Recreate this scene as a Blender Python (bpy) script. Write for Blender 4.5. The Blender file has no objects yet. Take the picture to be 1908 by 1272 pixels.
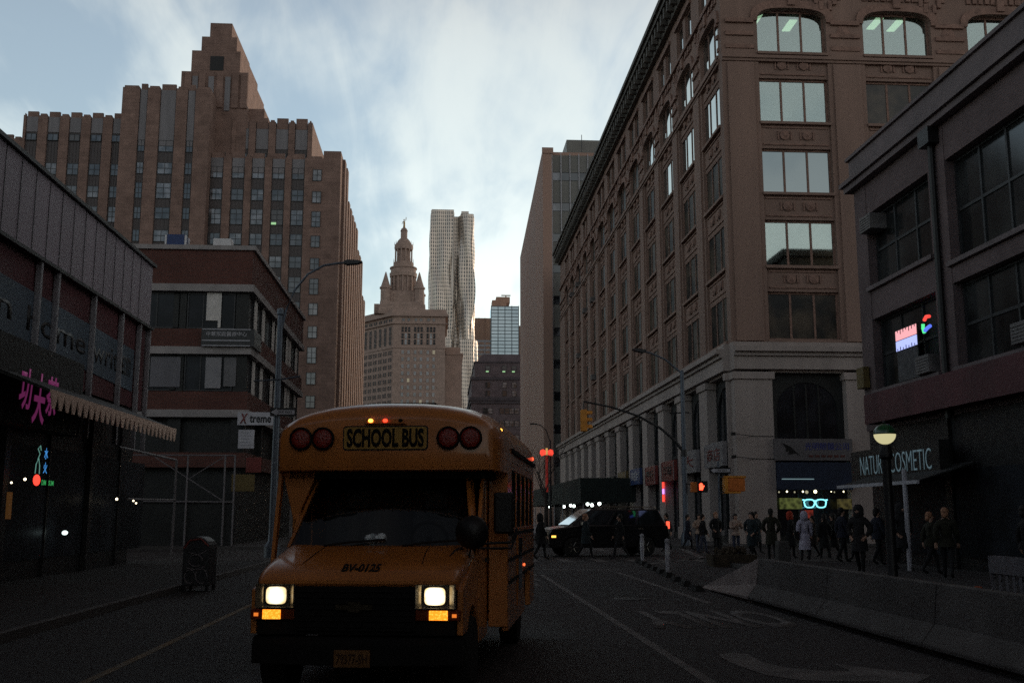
import bpy, bmesh, math, random
from math import sin, cos, pi, radians
from mathutils import Vector, Matrix
R = random.Random(7)
S = bpy.context.scene
COL = S.collection

# ------------------------------------------------------------------ helpers
class MB:
    """collects shapes in world (or local) coordinates and links them as ONE mesh object"""
    def __init__(s, T=None):
        s.v = []; s.f = []; s.mi = []; s.m = 0
        s.T = T or (lambda a, b, c: (a, b, c))
    def add(s, vs, fs):
        o = len(s.v)
        s.v += [s.T(*p) for p in vs]
        s.f += [tuple(i + o for i in f) for f in fs]
        s.mi += [s.m] * len(fs)
        return s
    def box(s, a0, a1, b0, b1, c0, c1):
        return s.add([(a0,b0,c0),(a1,b0,c0),(a1,b1,c0),(a0,b1,c0),(a0,b0,c1),(a1,b0,c1),(a1,b1,c1),(a0,b1,c1)],
                     [(0,1,2,3),(4,5,6,7),(0,1,5,4),(1,2,6,5),(2,3,7,6),(3,0,4,7)])
    def frus(s, x0, x1, y0, y1, z0, X0, X1, Y0, Y1, z1):
        return s.add([(x0,y0,z0),(x1,y0,z0),(x1,y1,z0),(x0,y1,z0),(X0,Y0,z1),(X1,Y0,z1),(X1,Y1,z1),(X0,Y1,z1)],
                     [(0,1,2,3),(4,5,6,7),(0,1,5,4),(1,2,6,5),(2,3,7,6),(3,0,4,7)])
    def prism(s, poly, d0, d1, ax='y'):
        n = len(poly)
        def P(p, d):
            return {'y': (p[0], d, p[1]), 'x': (d, p[0], p[1]), 'z': (p[0], p[1], d)}[ax]
        vs = [P(p, d0) for p in poly] + [P(p, d1) for p in poly]
        fs = [tuple(range(n)), tuple(range(n, 2*n))] + [(i, (i+1) % n, n + (i+1) % n, n + i) for i in range(n)]
        return s.add(vs, fs)
    def strip(s, A, B, d0, d1):
        """solid between two poly-lines A and B (u,z pairs), from depth d0 to d1 (second coordinate)"""
        n = len(A)
        vs = [(p[0], d0, p[1]) for p in A] + [(p[0], d0, p[1]) for p in B] + [(p[0], d1, p[1]) for p in A] + [(p[0], d1, p[1]) for p in B]
        fs = []
        for i in range(n-1):
            fs += [(i, i+1, n+i+1, n+i), (2*n+i, 2*n+i+1, 3*n+i+1, 3*n+i), (i, i+1, 2*n+i+1, 2*n+i), (n+i, n+i+1, 3*n+i+1, 3*n+i)]
        fs += [(0, n, 3*n, 2*n), (n-1, 2*n-1, 4*n-1, 3*n-1)]
        return s.add(vs, fs)
    def rings(s, rings, closed=False, caps=True):
        n = len(rings[0]); o = []
        vs = [p for r in rings for p in r]; fs = []
        for k in range(len(rings) - 1):
            for i in range(n):
                j = (i+1) % n
                fs.append((k*n+i, k*n+j, (k+1)*n+j, (k+1)*n+i))
        if caps:
            fs.append(tuple(range(n))); fs.append(tuple(range((len(rings)-1)*n, len(rings)*n)))
        return s.add(vs, fs)
    def tube(s, pts, r, n=8, r2=None):
        pts = [Vector(p) for p in pts]; rr = []
        for i, p in enumerate(pts):
            d = (pts[min(i+1, len(pts)-1)] - pts[max(i-1, 0)]).normalized()
            a = d.cross(Vector((0,0,1)) if abs(d.z) < .9 else Vector((1,0,0))).normalized(); b = d.cross(a)
            t = i / max(1, len(pts)-1); q = r if r2 is None else r + (r2 - r) * t
            rr.append([tuple(p + a*q*cos(2*pi*k/n) + b*q*sin(2*pi*k/n)) for k in range(n)])
        return s.rings(rr)
    def lathe(s, prof, c=(0,0,0), n=16, ax='z'):
        rr = []
        for r, h in prof:
            ring = []
            for k in range(n):
                a = 2*pi*k/n; p = (max(r, .0005)*cos(a), max(r, .0005)*sin(a), h)
                if ax == 'y': p = (p[0], p[2], p[1])
                if ax == 'x': p = (p[2], p[0], p[1])
                ring.append((c[0]+p[0], c[1]+p[1], c[2]+p[2]))
            rr.append(ring)
        return s.rings(rr)
    def ball(s, c, rx, ry=None, rz=None, n=12, m=7):
        ry = ry or rx; rz = rz or rx
        return s.rings([[(c[0]+rx*sin(pi*j/m)*cos(2*pi*k/n)+1e-5*cos(k), c[1]+ry*sin(pi*j/m)*sin(2*pi*k/n)+1e-5*sin(k), c[2]-rz*cos(pi*j/m)) for k in range(n)] for j in range(m+1)])
    def extend(s, o, M):
        k = len(s.v)
        s.v += [tuple(M @ Vector(p)) for p in o.v]
        s.f += [tuple(i + k for i in f) for f in o.f]
        s.mi += [s.m] * len(o.f)
        return s
    def mesh(s, name, mats, smooth=False, off=None):
        me = bpy.data.meshes.new(name)
        vs = s.v if off is None else [(p[0]-off[0], p[1]-off[1], p[2]-off[2]) for p in s.v]
        me.from_pydata(vs, [], s.f)
        for m in (mats if isinstance(mats, (list, tuple)) else [mats]): me.materials.append(m)
        me.polygons.foreach_set('material_index', s.mi)
        b = bmesh.new(); b.from_mesh(me)
        bmesh.ops.recalc_face_normals(b, faces=b.faces)
        b.to_mesh(me); b.free()
        if smooth:
            me.polygons.foreach_set('use_smooth', [True] * len(me.polygons))
            if smooth != 'all':
                me.set_sharp_from_angle(angle=radians(smooth if smooth is not True else 40))
        me.update()
        return me

def link(name, me, parent=None, loc=(0,0,0), rot=(0,0,0), bevel=0):
    o = bpy.data.objects.new(name, me); COL.objects.link(o)
    o.location = loc; o.rotation_euler = rot
    if parent: o.parent = parent
    if bevel:
        m = o.modifiers.new('bevel', 'BEVEL'); m.width = bevel; m.segments = 2; m.limit_method = 'ANGLE'; m.angle_limit = radians(35)
    return o

def part(name, mb, mats, parent, loc=(0,0,0), rot=(0,0,0), smooth=False, bevel=0, label=None, world=False):
    """a part: mesh in the parent's local coordinates, or in world coordinates with world=True (parent unrotated)"""
    off = None
    if world:
        p = parent; off = Vector((0,0,0))
        while p: off = off + p.location; p = p.parent
    o = link(name, mb.mesh(name, mats, smooth, off), parent, loc, rot, bevel)
    if label: o['label'] = label
    return o

def tag(o, label=None, cat=None, group=None, kind=None):
    if label: o['label'] = label
    if cat: o['category'] = cat
    if group: o['group'] = group
    if kind: o['kind'] = kind
    return o

def thing(name, label, cat, loc=(0,0,0), rotz=0, group=None):
    o = bpy.data.objects.new(name, None); COL.objects.link(o)
    o.location = loc; o.rotation_euler = (0, 0, rotz); o.empty_display_size = .3
    return tag(o, label, cat, group)

def single(name, mb, mats, label, cat, loc=(0,0,0), rot=(0,0,0), group=None, smooth=False, bevel=0):
    return tag(link(name, mb.mesh(name, mats, smooth), None, loc, rot, bevel), label, cat, group)

def struct(name, mb, mats, smooth=False):
    return tag(link(name, mb.mesh(name, mats, smooth)), kind='structure')

def dup(o, loc, rot=None, label=None, group=None):
    c = o.copy(); COL.objects.link(c); c.location = loc
    if rot is not None: c.rotation_euler = rot
    if label: c['label'] = label
    if group: c['group'] = group
    for ch in list(o.children):
        d = ch.copy(); COL.objects.link(d); d.parent = c
        for g in list(ch.children):
            e = g.copy(); COL.objects.link(e); e.parent = d
    return c

def text_mesh(body, mat, h=None, w=None, ext=.004, bold=0.0, shear=0, name='lettering'):
    cu = bpy.data.curves.new(name, 'FONT'); cu.body = body; cu.size = 1; cu.extrude = 0
    cu.offset = bold; cu.shear = shear; cu.resolution_u = 3
    ob = bpy.data.objects.new(name, cu); COL.objects.link(ob)
    dg = bpy.context.evaluated_depsgraph_get(); dg.update()
    me = bpy.data.meshes.new_from_object(ob.evaluated_get(dg))
    bpy.data.objects.remove(ob); bpy.data.curves.remove(cu)
    me.name = name
    xs = [v.co.x for v in me.vertices]; ys = [v.co.y for v in me.vertices]
    x0, x1, y0, y1 = min(xs), max(xs), min(ys), max(ys)
    sy = h / (y1 - y0) if h else None
    sx = w / (x1 - x0) if w else None
    sx = sx or sy; sy = sy or sx
    for v in me.vertices:
        v.co.x = (v.co.x - (x0+x1)/2) * sx; v.co.y = (v.co.y - (y0+y1)/2) * sy; v.co.z = 0
    b = bmesh.new(); b.from_mesh(me)
    r = bmesh.ops.extrude_face_region(b, geom=list(b.faces))
    bmesh.ops.translate(b, vec=(0,0,ext), verts=[g for g in r['geom'] if isinstance(g, bmesh.types.BMVert)])
    bmesh.ops.recalc_face_normals(b, faces=b.faces)
    b.to_mesh(me); b.free()
    me.materials.clear(); me.materials.append(mat)
    return me

# ------------------------------------------------------------------ materials
def nt(name):
    m = bpy.data.materials.new(name); m.use_nodes = True
    n = m.node_tree.nodes; l = m.node_tree.links
    return m, n, l, n['Principled BSDF']

def mat(name, col, rough=.8, var=.2, scale=.6, bump=.15, bscale=12, metal=0, spec=.4, streak=False, dirt=None):
    m, n, l, p = nt(name)
    p.inputs['Roughness'].default_value = rough; p.inputs['Metallic'].default_value = metal
    p.inputs['Specular IOR Level'].default_value = spec
    tc = n.new('ShaderNodeTexCoord'); mp = n.new('ShaderNodeMapping')
    l.new(tc.outputs['Object'], mp.inputs['Vector'])
    if streak: mp.inputs['Scale'].default_value = (1, 1, .12)
    a = n.new('ShaderNodeTexNoise'); a.inputs['Scale'].default_value = scale; a.inputs['Detail'].default_value = 6
    a.inputs['Roughness'].default_value = .65
    l.new(mp.outputs[0], a.inputs['Vector'])
    r = n.new('ShaderNodeValToRGB')
    r.color_ramp.elements[0].position = .3; r.color_ramp.elements[1].position = .7
    r.color_ramp.elements[0].color = tuple(c*(1-var) for c in col) + (1,)
    r.color_ramp.elements[1].color = tuple(min(1, c*(1+var)) for c in col) + (1,)
    if dirt: r.color_ramp.elements[0].color = tuple(dirt) + (1,)
    l.new(a.outputs[0], r.inputs[0]); l.new(r.outputs[0], p.inputs['Base Color'])
    if bump:
        b = n.new('ShaderNodeTexNoise'); b.inputs['Scale'].default_value = bscale; b.inputs['Detail'].default_value = 5
        l.new(tc.outputs['Object'], b.inputs['Vector'])
        u = n.new('ShaderNodeBump'); u.inputs['Strength'].default_value = bump; u.inputs['Distance'].default_value = .05
        l.new(b.outputs[0], u.inputs['Height']); l.new(u.outputs[0], p.inputs['Normal'])
        mr = n.new('ShaderNodeMapRange'); mr.inputs['To Min'].default_value = max(.02, rough-.12); mr.inputs['To Max'].default_value = min(1, rough+.12)
        l.new(a.outputs[0], mr.inputs['Value']); l.new(mr.outputs[0], p.inputs['Roughness'])
    return m

def brick(name, c1, c2, cm, bw=.22, bh=.075, mort=.01, rough=.85, off=.5, var=.25, spec=.3, bump=.4):
    m, n, l, p = nt(name)
    p.inputs['Roughness'].default_value = rough; p.inputs['Specular IOR Level'].default_value = spec
    tc = n.new('ShaderNodeTexCoord'); sp = n.new('ShaderNodeSeparateXYZ'); l.new(tc.outputs['Object'], sp.inputs[0])
    ad = n.new('ShaderNodeMath'); l.new(sp.outputs[0], ad.inputs[0]); l.new(sp.outputs[1], ad.inputs[1])
    cb = n.new('ShaderNodeCombineXYZ'); l.new(ad.outputs[0], cb.inputs[0]); l.new(sp.outputs[2], cb.inputs[1])
    bt = n.new('ShaderNodeTexBrick'); bt.inputs['Scale'].default_value = 1; bt.offset = off
    bt.inputs['Brick Width'].default_value = bw; bt.inputs['Row Height'].default_value = bh; bt.inputs['Mortar Size'].default_value = mort
    bt.inputs['Color1'].default_value = tuple(c1)+(1,); bt.inputs['Color2'].default_value = tuple(c2)+(1,); bt.inputs['Mortar'].default_value = tuple(cm)+(1,)
    l.new(cb.outputs[0], bt.inputs['Vector'])
    a = n.new('ShaderNodeTexNoise'); a.inputs['Scale'].default_value = .5; a.inputs['Detail'].default_value = 7; a.inputs['Roughness'].default_value = .7
    l.new(tc.outputs['Object'], a.inputs['Vector'])
    mr = n.new('ShaderNodeMapRange'); mr.inputs['From Min'].default_value = .3; mr.inputs['From Max'].default_value = .7
    mr.inputs['To Min'].default_value = 1-var; mr.inputs['To Max'].default_value = 1+var; l.new(a.outputs[0], mr.inputs['Value'])
    mx = n.new('ShaderNodeMix'); mx.data_type = 'RGBA'; mx.blend_type = 'MULTIPLY'; mx.inputs[0].default_value = 1
    l.new(bt.outputs['Color'], mx.inputs[6]); l.new(mr.outputs[0], mx.inputs[7]); l.new(mx.outputs[2], p.inputs['Base Color'])
    u = n.new('ShaderNodeBump'); u.inputs['Strength'].default_value = bump; u.inputs['Distance'].default_value = .02; u.invert = True
    l.new(bt.outputs['Fac'], u.inputs['Height']); l.new(u.outputs[0], p.inputs['Normal'])
    return m

def emit(name, col, st):
    m, n, l, p = nt(name)
    p.inputs['Base Color'].default_value = tuple(c*.5 for c in col)+(1,)
    p.inputs['Emission Color'].default_value = tuple(col)+(1,); p.inputs['Emission Strength'].default_value = st*.62
    return m

def glass(name, refl=.3, tint=(.9,.95,1), base=(.01,.012,.014), rough=.03, wob=.02, trans=0, curtain=None, top=1):
    """window glass: dark body under a coating that mirrors the sky; trans lets the room behind show"""
    m, n, l, p = nt(name)
    n.remove(p); out = n['Material Output']
    g = n.new('ShaderNodeBsdfGlossy'); g.inputs['Color'].default_value = tuple(tint)+(1,); g.inputs['Roughness'].default_value = rough
    tc = n.new('ShaderNodeTexCoord'); b = n.new('ShaderNodeTexNoise'); b.inputs['Scale'].default_value = 1.3
    l.new(tc.outputs['Object'], b.inputs['Vector'])
    u = n.new('ShaderNodeBump'); u.inputs['Strength'].default_value = wob; l.new(b.outputs[0], u.inputs['Height'])
    l.new(u.outputs[0], g.inputs['Normal'])
    if trans:
        d = n.new('ShaderNodeBsdfTransparent'); d.inputs['Color'].default_value = (trans, trans, trans, 1)
    else:
        d = n.new('ShaderNodeBsdfDiffuse'); d.inputs['Color'].default_value = tuple(base)+(1,)
        c = n.new('ShaderNodeTexNoise'); c.inputs['Scale'].default_value = .6; c.inputs['Detail'].default_value = 2
        oi = n.new('ShaderNodeObjectInfo'); om = n.new('ShaderNodeMath'); om.operation = 'MULTIPLY'; om.inputs[1].default_value = 57.0; l.new(oi.outputs['Random'], om.inputs[0])
        oa = n.new('ShaderNodeVectorMath'); l.new(tc.outputs['Object'], oa.inputs[0]); l.new(om.outputs[0], oa.inputs[1]); l.new(oa.outputs[0], c.inputs['Vector'])
        r = n.new('ShaderNodeValToRGB'); r.color_ramp.elements[0].position = .4; r.color_ramp.elements[1].position = .62
        r.color_ramp.elements[0].color = tuple(base)+(1,); r.color_ramp.elements[1].color = tuple(x*3 for x in (curtain or base))+(1,)
        l.new(c.outputs[0], r.inputs[0]); l.new(r.outputs[0], d.inputs['Color'])
    f = n.new('ShaderNodeFresnel'); f.inputs['IOR'].default_value = 1.5
    mr = n.new('ShaderNodeMapRange'); mr.inputs['To Min'].default_value = refl; mr.inputs['To Max'].default_value = top
    l.new(f.outputs[0], mr.inputs['Value'])
    mx = n.new('ShaderNodeMixShader'); l.new(mr.outputs[0], mx.inputs[0]); l.new(d.outputs[0], mx.inputs[1]); l.new(g.outputs[0], mx.inputs[2])
    l.new(mx.outputs[0], out.inputs['Surface'])
    return m

M = {}
M['asphalt'] = mat('asphalt', (.044,.039,.04), .8, .45, .28, .5, 60, spec=.35)
M['sidewalk'] = brick('sidewalk', (.045,.042,.042), (.055,.05,.05), (.03,.03,.03), 1.5, 1.5, .015, off=0)
M['shadewalk'] = brick('shade_darkened_paving', (.02,.02,.021), (.024,.023,.024), (.012,.012,.012), 1.5, 1.5, .015, off=0)  # darkened copy of the sidewalk: shade at lower left put into its colour
M['kerb'] = mat('kerb_granite', (.07,.067,.065), .8)
M['paint'] = mat('worn_road_paint', (.17,.158,.153), .75, .3, 2.2, .4, 50, dirt=(.06,.057,.057))
M['yellowpaint'] = mat('worn_yellow_paint', (.16,.11,.05), .75, .3, 1.2, .4, 50, dirt=(.08,.07,.05))
M['concrete'] = mat('concrete', (.13,.125,.12), .85, .3, 1.1, .4, 25, dirt=(.07,.066,.062))
M['limestone'] = brick('limestone', (.222,.148,.125), (.19,.126,.107), (.12,.085,.075), 1.6, .62, .012, var=.3)
M['spandrel'] = mat('dark_spandrel_metal', (.055,.045,.047), .5, .25, .8, .2, 6, spec=.5, streak=True)
M['parapetmetal'] = mat('grey_parapet_metal', (.17,.165,.18), .5, .25, .8, .2, 6, streak=True)
M['terracotta'] = mat('brown_terracotta', (.252,.168,.138), .8, .22, .45, .35, 9, streak=True)
M['ornament'] = mat('carved_terracotta', (.25,.155,.125), .8, .3, 2.2, 1.0, 5)
M['tanbrick'] = brick('tan_brick', (.3,.17,.12), (.25,.14,.1), (.2,.15,.12), .24, .08, .012)
M['whitestone'] = mat('pale_stone', (.36,.31,.29), .8, .2, .5, .3, 9, streak=True)
M['copper'] = mat('weathered_copper', (.115,.105,.092), .7, .4, 1.5, .5, 8, dirt=(.06,.058,.052))
M['redbrick'] = brick('red_brick', (.135,.048,.036), (.11,.04,.032), (.08,.06,.055))
M['band'] = mat('stone_band', (.3,.28,.28), .8, .25, .8)
M['darkwall'] = mat('dark_shopfront', (.018,.02,.02), .6, .4, .5, .3, 8)
M['greyclad'] = mat('grey_corrugated_cladding', (.27,.235,.275), .55, .2, .5, .15, 4, spec=.5, streak=True)
M['banner'] = mat('red_banner', (.085,.024,.03), .6, .25, .5, .1, 4)
M['bannerblue'] = mat('banner_blue_stripe', (.075,.105,.14), .6, .25, .6, .1, 4)
M['glass_dim'] = glass('dim_upstairs_glass', .02, base=(.01,.011,.011), rough=.12, curtain=(.012,.013,.013))
M['galv'] = mat('galvanised_steel', (.3,.3,.33), .45, .2, 3, .1, 20, metal=.6)
M['poleblue'] = mat('painted_steel_pole', (.1,.12,.15), .45, .2, 2, .1, 20, metal=.3)
M['darksteel'] = mat('dark_steel', (.04,.042,.045), .45, .3, 2, .1, 20, metal=.4)
M['black'] = mat('black_plastic', (.008,.008,.009), .45, .3, 3, .1, 30)
M['rubber'] = mat('tyre_rubber', (.012,.012,.012), .85, .3, 4, .3, 40)
M['natbrick'] = brick('grey_glazed_brick', (.15,.105,.105), (.13,.09,.09), (.1,.09,.1), .24, .08, .01)
M['natband'] = mat('grey_cornice', (.14,.11,.115), .7, .3, .8)
M['granite'] = brick('light_granite', (.38,.285,.245), (.33,.245,.21), (.26,.195,.17), 3, 1.2, .06)  # light granite, raised paler to stand in for distance haze
M['granitedark'] = mat('granite_trim', (.34,.25,.215), .8, .2, .2)
M['greystone'] = brick('grey_stone', (.15,.12,.13), (.13,.105,.115), (.1,.085,.09), 1.4, .5, .02)
M['slabstone'] = mat('brown_stone_slab', (.36,.235,.19), .75, .18, .12, .25, 3, streak=True)
M['slabpanel'] = mat('grey_green_panel', (.16,.16,.15), .5, .2, .3)
M['white'] = mat('white_paint', (.6,.6,.62), .6, .15, 2, .1, 20)
M['offwhite'] = mat('offwhite_sign', (.42,.42,.46), .6, .2, 1.5, .1, 20)
M['curtain'] = mat('white_curtain', (.6,.58,.56), .9, .15, 3, .2, 10)
M['signred'] = mat('red_sign', (.15,.025,.02), .55, .2, 2, .1, 20)
M['signblue'] = mat('blue_sign', (.025,.05,.15), .55, .2, 2, .1, 20)
M['signyellow'] = mat('yellow_sign', (.12,.085,.025), .55, .2, 2, .1, 20)
M['sigyellow'] = mat('signal_yellow', (.62,.25,.03), .5, .2, 3, .1, 20)
M['sigorange'] = mat('signal_orange', (.6,.17,.03), .5, .2, 3, .1, 20)
M['cream'] = mat('cream_canvas', (.72,.54,.44), .9, .15, 2, .2, 15)
M['glass_dark'] = glass('dark_glass', .06, base=(.008,.009,.011))
M['glass_loft'] = glass('loft_glass', .42, tint=(.86,.95,.97), base=(.02,.021,.02), curtain=(.022,.02,.018), wob=.008)
M['glass_low'] = glass('dim_loft_glass', .03, base=(.02,.021,.02), curtain=(.03,.024,.018), rough=.3, top=.25)
M['glass_half'] = glass('half_mirror_glass', .32, tint=(.8,.95,1), base=(.01,.011,.012), wob=.015)
M['glass_sky'] = glass('coated_glass', .36, tint=(.76,.92,.9), trans=.8, wob=.01)
M['glass_court'] = glass('courthouse_glass', .04, base=(.018,.02,.024), curtain=(.03,.032,.036))
M['glass_rough'] = glass('dusty_shop_glass', .01, base=(.007,.008,.01), rough=.35, top=.3)
M['glass_blind'] = glass('glass_with_blinds', .05, base=(.045,.046,.05), curtain=(.07,.072,.08))
M['glass_tower'] = glass('tower_glass', .35, tint=(.75,.9,1), base=(.04,.06,.07))
def litlow(name, col, st, z1, x1):
    # window with the blind down and a strip of lit ceiling showing under it
    m, n, l, p = nt(name)
    tc = n.new('ShaderNodeTexCoord'); sp = n.new('ShaderNodeSeparateXYZ'); l.new(tc.outputs['Object'], sp.inputs[0])
    a = n.new('ShaderNodeMath'); a.operation = 'LESS_THAN'; a.inputs[1].default_value = z1; l.new(sp.outputs[2], a.inputs[0])
    b = n.new('ShaderNodeMath'); b.operation = 'LESS_THAN'; b.inputs[1].default_value = x1; l.new(sp.outputs[0], b.inputs[0])
    c = n.new('ShaderNodeMath'); c.operation = 'MULTIPLY'; l.new(a.outputs[0], c.inputs[0]); l.new(b.outputs[0], c.inputs[1])
    d = n.new('ShaderNodeMath'); d.operation = 'MULTIPLY'; d.inputs[1].default_value = st; l.new(c.outputs[0], d.inputs[0])
    p.inputs['Base Color'].default_value = (.09,.09,.095,1); p.inputs['Roughness'].default_value = .15
    p.inputs['Emission Color'].default_value = tuple(col)+(1,); l.new(d.outputs[0], p.inputs['Emission Strength'])
    return m
M['litgreen'] = litlow('fluorescent_lit_pane', (.45,.85,.4), .32, .5, .9)
M['litwarm'] = litlow('warm_lit_pane', (.8,.7,.45), .12, 9, 9)
M['greysign'] = mat('dim_pale_sign', (.2,.19,.2), .6, .2, 1.5, .1, 20)
M['dimgalv'] = mat('dull_grey_tube', (.15,.14,.15), .6, .2, 3)
M['steel'] = mat('stainless_cladding', (.5,.46,.42), .38, .12, .05, .1, 1, metal=.55, spec=.6)

def emit_tube(name, col, st): return emit(name, col, st)

# ------------------------------------------------------------------ camera and light
F_PX = 1950.0; PITCH = math.atan(322/F_PX); YAW = math.atan(129/math.hypot(F_PX, 322))
cd = bpy.data.cameras.new('camera'); cam = bpy.data.objects.new('camera', cd); COL.objects.link(cam)
cd.lens = 36*F_PX/1908; cd.sensor_width = 36; cd.sensor_fit = 'HORIZONTAL'; cd.clip_start = .1; cd.clip_end = 9000
cam.location = (0, 0, 1.7); cam.rotation_euler = (pi/2 + PITCH, 0, -YAW)
S.camera = cam
SUN_EL = radians(4); SUN_AZ = radians(38)          # azimuth clockwise from +Y: low, ahead and to the right
sd = bpy.data.lights.new('sun', 'SUN'); so = bpy.data.objects.new('sun', sd); COL.objects.link(so)
sd.energy = .8; sd.angle = radians(10); sd.color = (1, .72, .5)
dirv = Vector((sin(SUN_AZ)*cos(SUN_EL), cos(SUN_AZ)*cos(SUN_EL), sin(SUN_EL)))
so.rotation_euler = dirv.to_track_quat('Z', 'Y').to_euler()
so.location = (60, 60, 120)

def make_world():
    w = bpy.data.worlds.new('World'); S.world = w; w.use_nodes = True
    n = w.node_tree.nodes; l = w.node_tree.links
    bg = n['Background']; bg.inputs['Strength'].default_value = .1
    sk = n.new('ShaderNodeTexSky'); sk.sky_type = 'NISHITA'; sk.sun_disc = False
    sk.sun_elevation = SUN_EL; sk.sun_rotation = SUN_AZ; sk.air_density = 1.2; sk.dust_density = 1.0; sk.ozone_density = 3
    tc = n.new('ShaderNodeTexCoord')
    # cloud deck: the view direction projected on a flat layer overhead
    sp = n.new('ShaderNodeSeparateXYZ'); l.new(tc.outputs['Generated'], sp.inputs[0])
    mz = n.new('ShaderNodeMath'); mz.operation = 'MAXIMUM'; mz.inputs[1].default_value = 0; l.new(sp.outputs[2], mz.inputs[0])
    az = n.new('ShaderNodeMath'); az.inputs[1].default_value = .22; l.new(mz.outputs[0], az.inputs[0])
    dx = n.new('ShaderNodeMath'); dx.operation = 'DIVIDE'; l.new(sp.outputs[0], dx.inputs[0]); l.new(az.outputs[0], dx.inputs[1])
    dy = n.new('ShaderNodeMath'); dy.operation = 'DIVIDE'; l.new(sp.outputs[1], dy.inputs[0]); l.new(az.outputs[0], dy.inputs[1])
    cb = n.new('ShaderNodeCombineXYZ'); l.new(dx.outputs[0], cb.inputs[0]); l.new(dy.outputs[0], cb.inputs[1])
    mp = n.new('ShaderNodeMapping'); mp.inputs['Rotation'].default_value = (0, 0, radians(38)); mp.inputs['Scale'].default_value = (2.4, 1.2, 1)
    mp.inputs['Location'].default_value = (.35, .2, 0)
    l.new(cb.outputs[0], mp.inputs['Vector'])
    a = n.new('ShaderNodeTexNoise'); a.inputs['Scale'].default_value = 1.5; a.inputs['Detail'].default_value = 6
    a.inputs['Roughness'].default_value = .5; a.inputs['Distortion'].default_value = .25
    l.new(mp.outputs[0], a.inputs['Vector'])
    # more cloud straight ahead (+Y) and to the right of the avenue, clearer to the left
    gx = n.new('ShaderNodeMath'); gx.operation = 'MULTIPLY_ADD'; gx.inputs[1].default_value = .42; gx.inputs[2].default_value = .02
    l.new(sp.outputs[0], gx.inputs[0])
    cl = n.new('ShaderNodeClamp'); cl.inputs['Min'].default_value = -.07; cl.inputs['Max'].default_value = .14; l.new(gx.outputs[0], cl.inputs['Value'])
    # fibrous cirrus streaks on top of the broad cloud
    m2 = n.new('ShaderNodeMapping'); m2.inputs['Rotation'].default_value = (0, 0, radians(52)); m2.inputs['Scale'].default_value = (7.5, 1.7, 1)
    l.new(cb.outputs[0], m2.inputs['Vector'])
    a2 = n.new('ShaderNodeTexNoise'); a2.inputs['Scale'].default_value = 1.6; a2.inputs['Detail'].default_value = 7; a2.inputs['Roughness'].default_value = .6; a2.inputs['Distortion'].default_value = .6
    l.new(m2.outputs[0], a2.inputs['Vector'])
    am2 = n.new('ShaderNodeMath'); am2.operation = 'MULTIPLY_ADD'; am2.inputs[1].default_value = .3; am2.inputs[2].default_value = -.15; l.new(a2.outputs[0], am2.inputs[0])
    an = n.new('ShaderNodeMath'); l.new(a.outputs[0], an.inputs[0]); l.new(am2.outputs[0], an.inputs[1])
    sm = n.new('ShaderNodeMath'); l.new(an.outputs[0], sm.inputs[0]); l.new(cl.outputs[0], sm.inputs[1])
    rp = n.new('ShaderNodeMapRange'); rp.interpolation_type = 'SMOOTHSTEP'
    rp.inputs['From Min'].default_value = .34; rp.inputs['From Max'].default_value = .66; rp.inputs['To Min'].default_value = .35; rp.inputs['To Max'].default_value = .92
    l.new(sm.outputs[0], rp.inputs['Value'])
    # cloud brightness: thin dusk overcast, brighter low down and towards the sunset
    up = n.new('ShaderNodeMapRange'); up.inputs['From Min'].default_value = 0; up.inputs['From Max'].default_value = .6
    up.inputs['To Min'].default_value = 1; up.inputs['To Max'].default_value = 0; l.new(mz.outputs[0], up.inputs['Value'])
    cr = n.new('ShaderNodeValToRGB')
    cr.color_ramp.elements[0].position = 0; cr.color_ramp.elements[0].color = (.30, .31, .31, 1)
    cr.color_ramp.elements[1].position = 1; cr.color_ramp.elements[1].color = (.73, .78, .735, 1)
    e = cr.color_ramp.elements.new(.45); e.color = (.415, .46, .455, 1)
    l.new(up.outputs[0], cr.inputs[0])
    x10 = n.new('ShaderNodeVectorMath'); x10.operation = 'SCALE'; x10.inputs['Scale'].default_value = 10; l.new(cr.outputs[0], x10.inputs[0])
    # blue of the open dusk sky, under the clouds
    ks = n.new('ShaderNodeVectorMath'); ks.operation = 'SCALE'; ks.inputs['Scale'].default_value = SKY_GAIN; l.new(sk.outputs[0], ks.inputs[0])
    mx = n.new('ShaderNodeMix'); mx.data_type = 'RGBA'
    l.new(rp.outputs[0], mx.inputs[0]); l.new(ks.outputs[0], mx.inputs[6]); l.new(x10.outputs[0], mx.inputs[7])
    # the dusk sky is dim overhead and away from the sunset
    hi = n.new('ShaderNodeMapRange'); hi.interpolation_type = 'SMOOTHSTEP'; hi.inputs['From Min'].default_value = .40; hi.inputs['From Max'].default_value = .8
    hi.inputs['To Min'].default_value = 1; hi.inputs['To Max'].default_value = .1; l.new(mz.outputs[0], hi.inputs['Value'])
    bk = n.new('ShaderNodeMapRange'); bk.inputs['From Min'].default_value = -.6; bk.inputs['From Max'].default_value = .5
    bk.inputs['To Min'].default_value = .72; bk.inputs['To Max'].default_value = 1; l.new(sp.outputs[1], bk.inputs['Value'])
    ff = n.new('ShaderNodeMath'); ff.operation = 'MULTIPLY'; l.new(hi.outputs[0], ff.inputs[0]); l.new(bk.outputs[0], ff.inputs[1])
    fs = n.new('ShaderNodeVectorMath'); fs.operation = 'SCALE'; l.new(mx.outputs[2], fs.inputs[0]); l.new(ff.outputs[0], fs.inputs['Scale'])
    tn = n.new('ShaderNodeMapRange'); tn.inputs['From Min'].default_value = .3; tn.inputs['From Max'].default_value = 1
    tn.inputs['To Min'].default_value = 1; tn.inputs['To Max'].default_value = 0; l.new(ff.outputs[0], tn.inputs['Value'])
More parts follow.
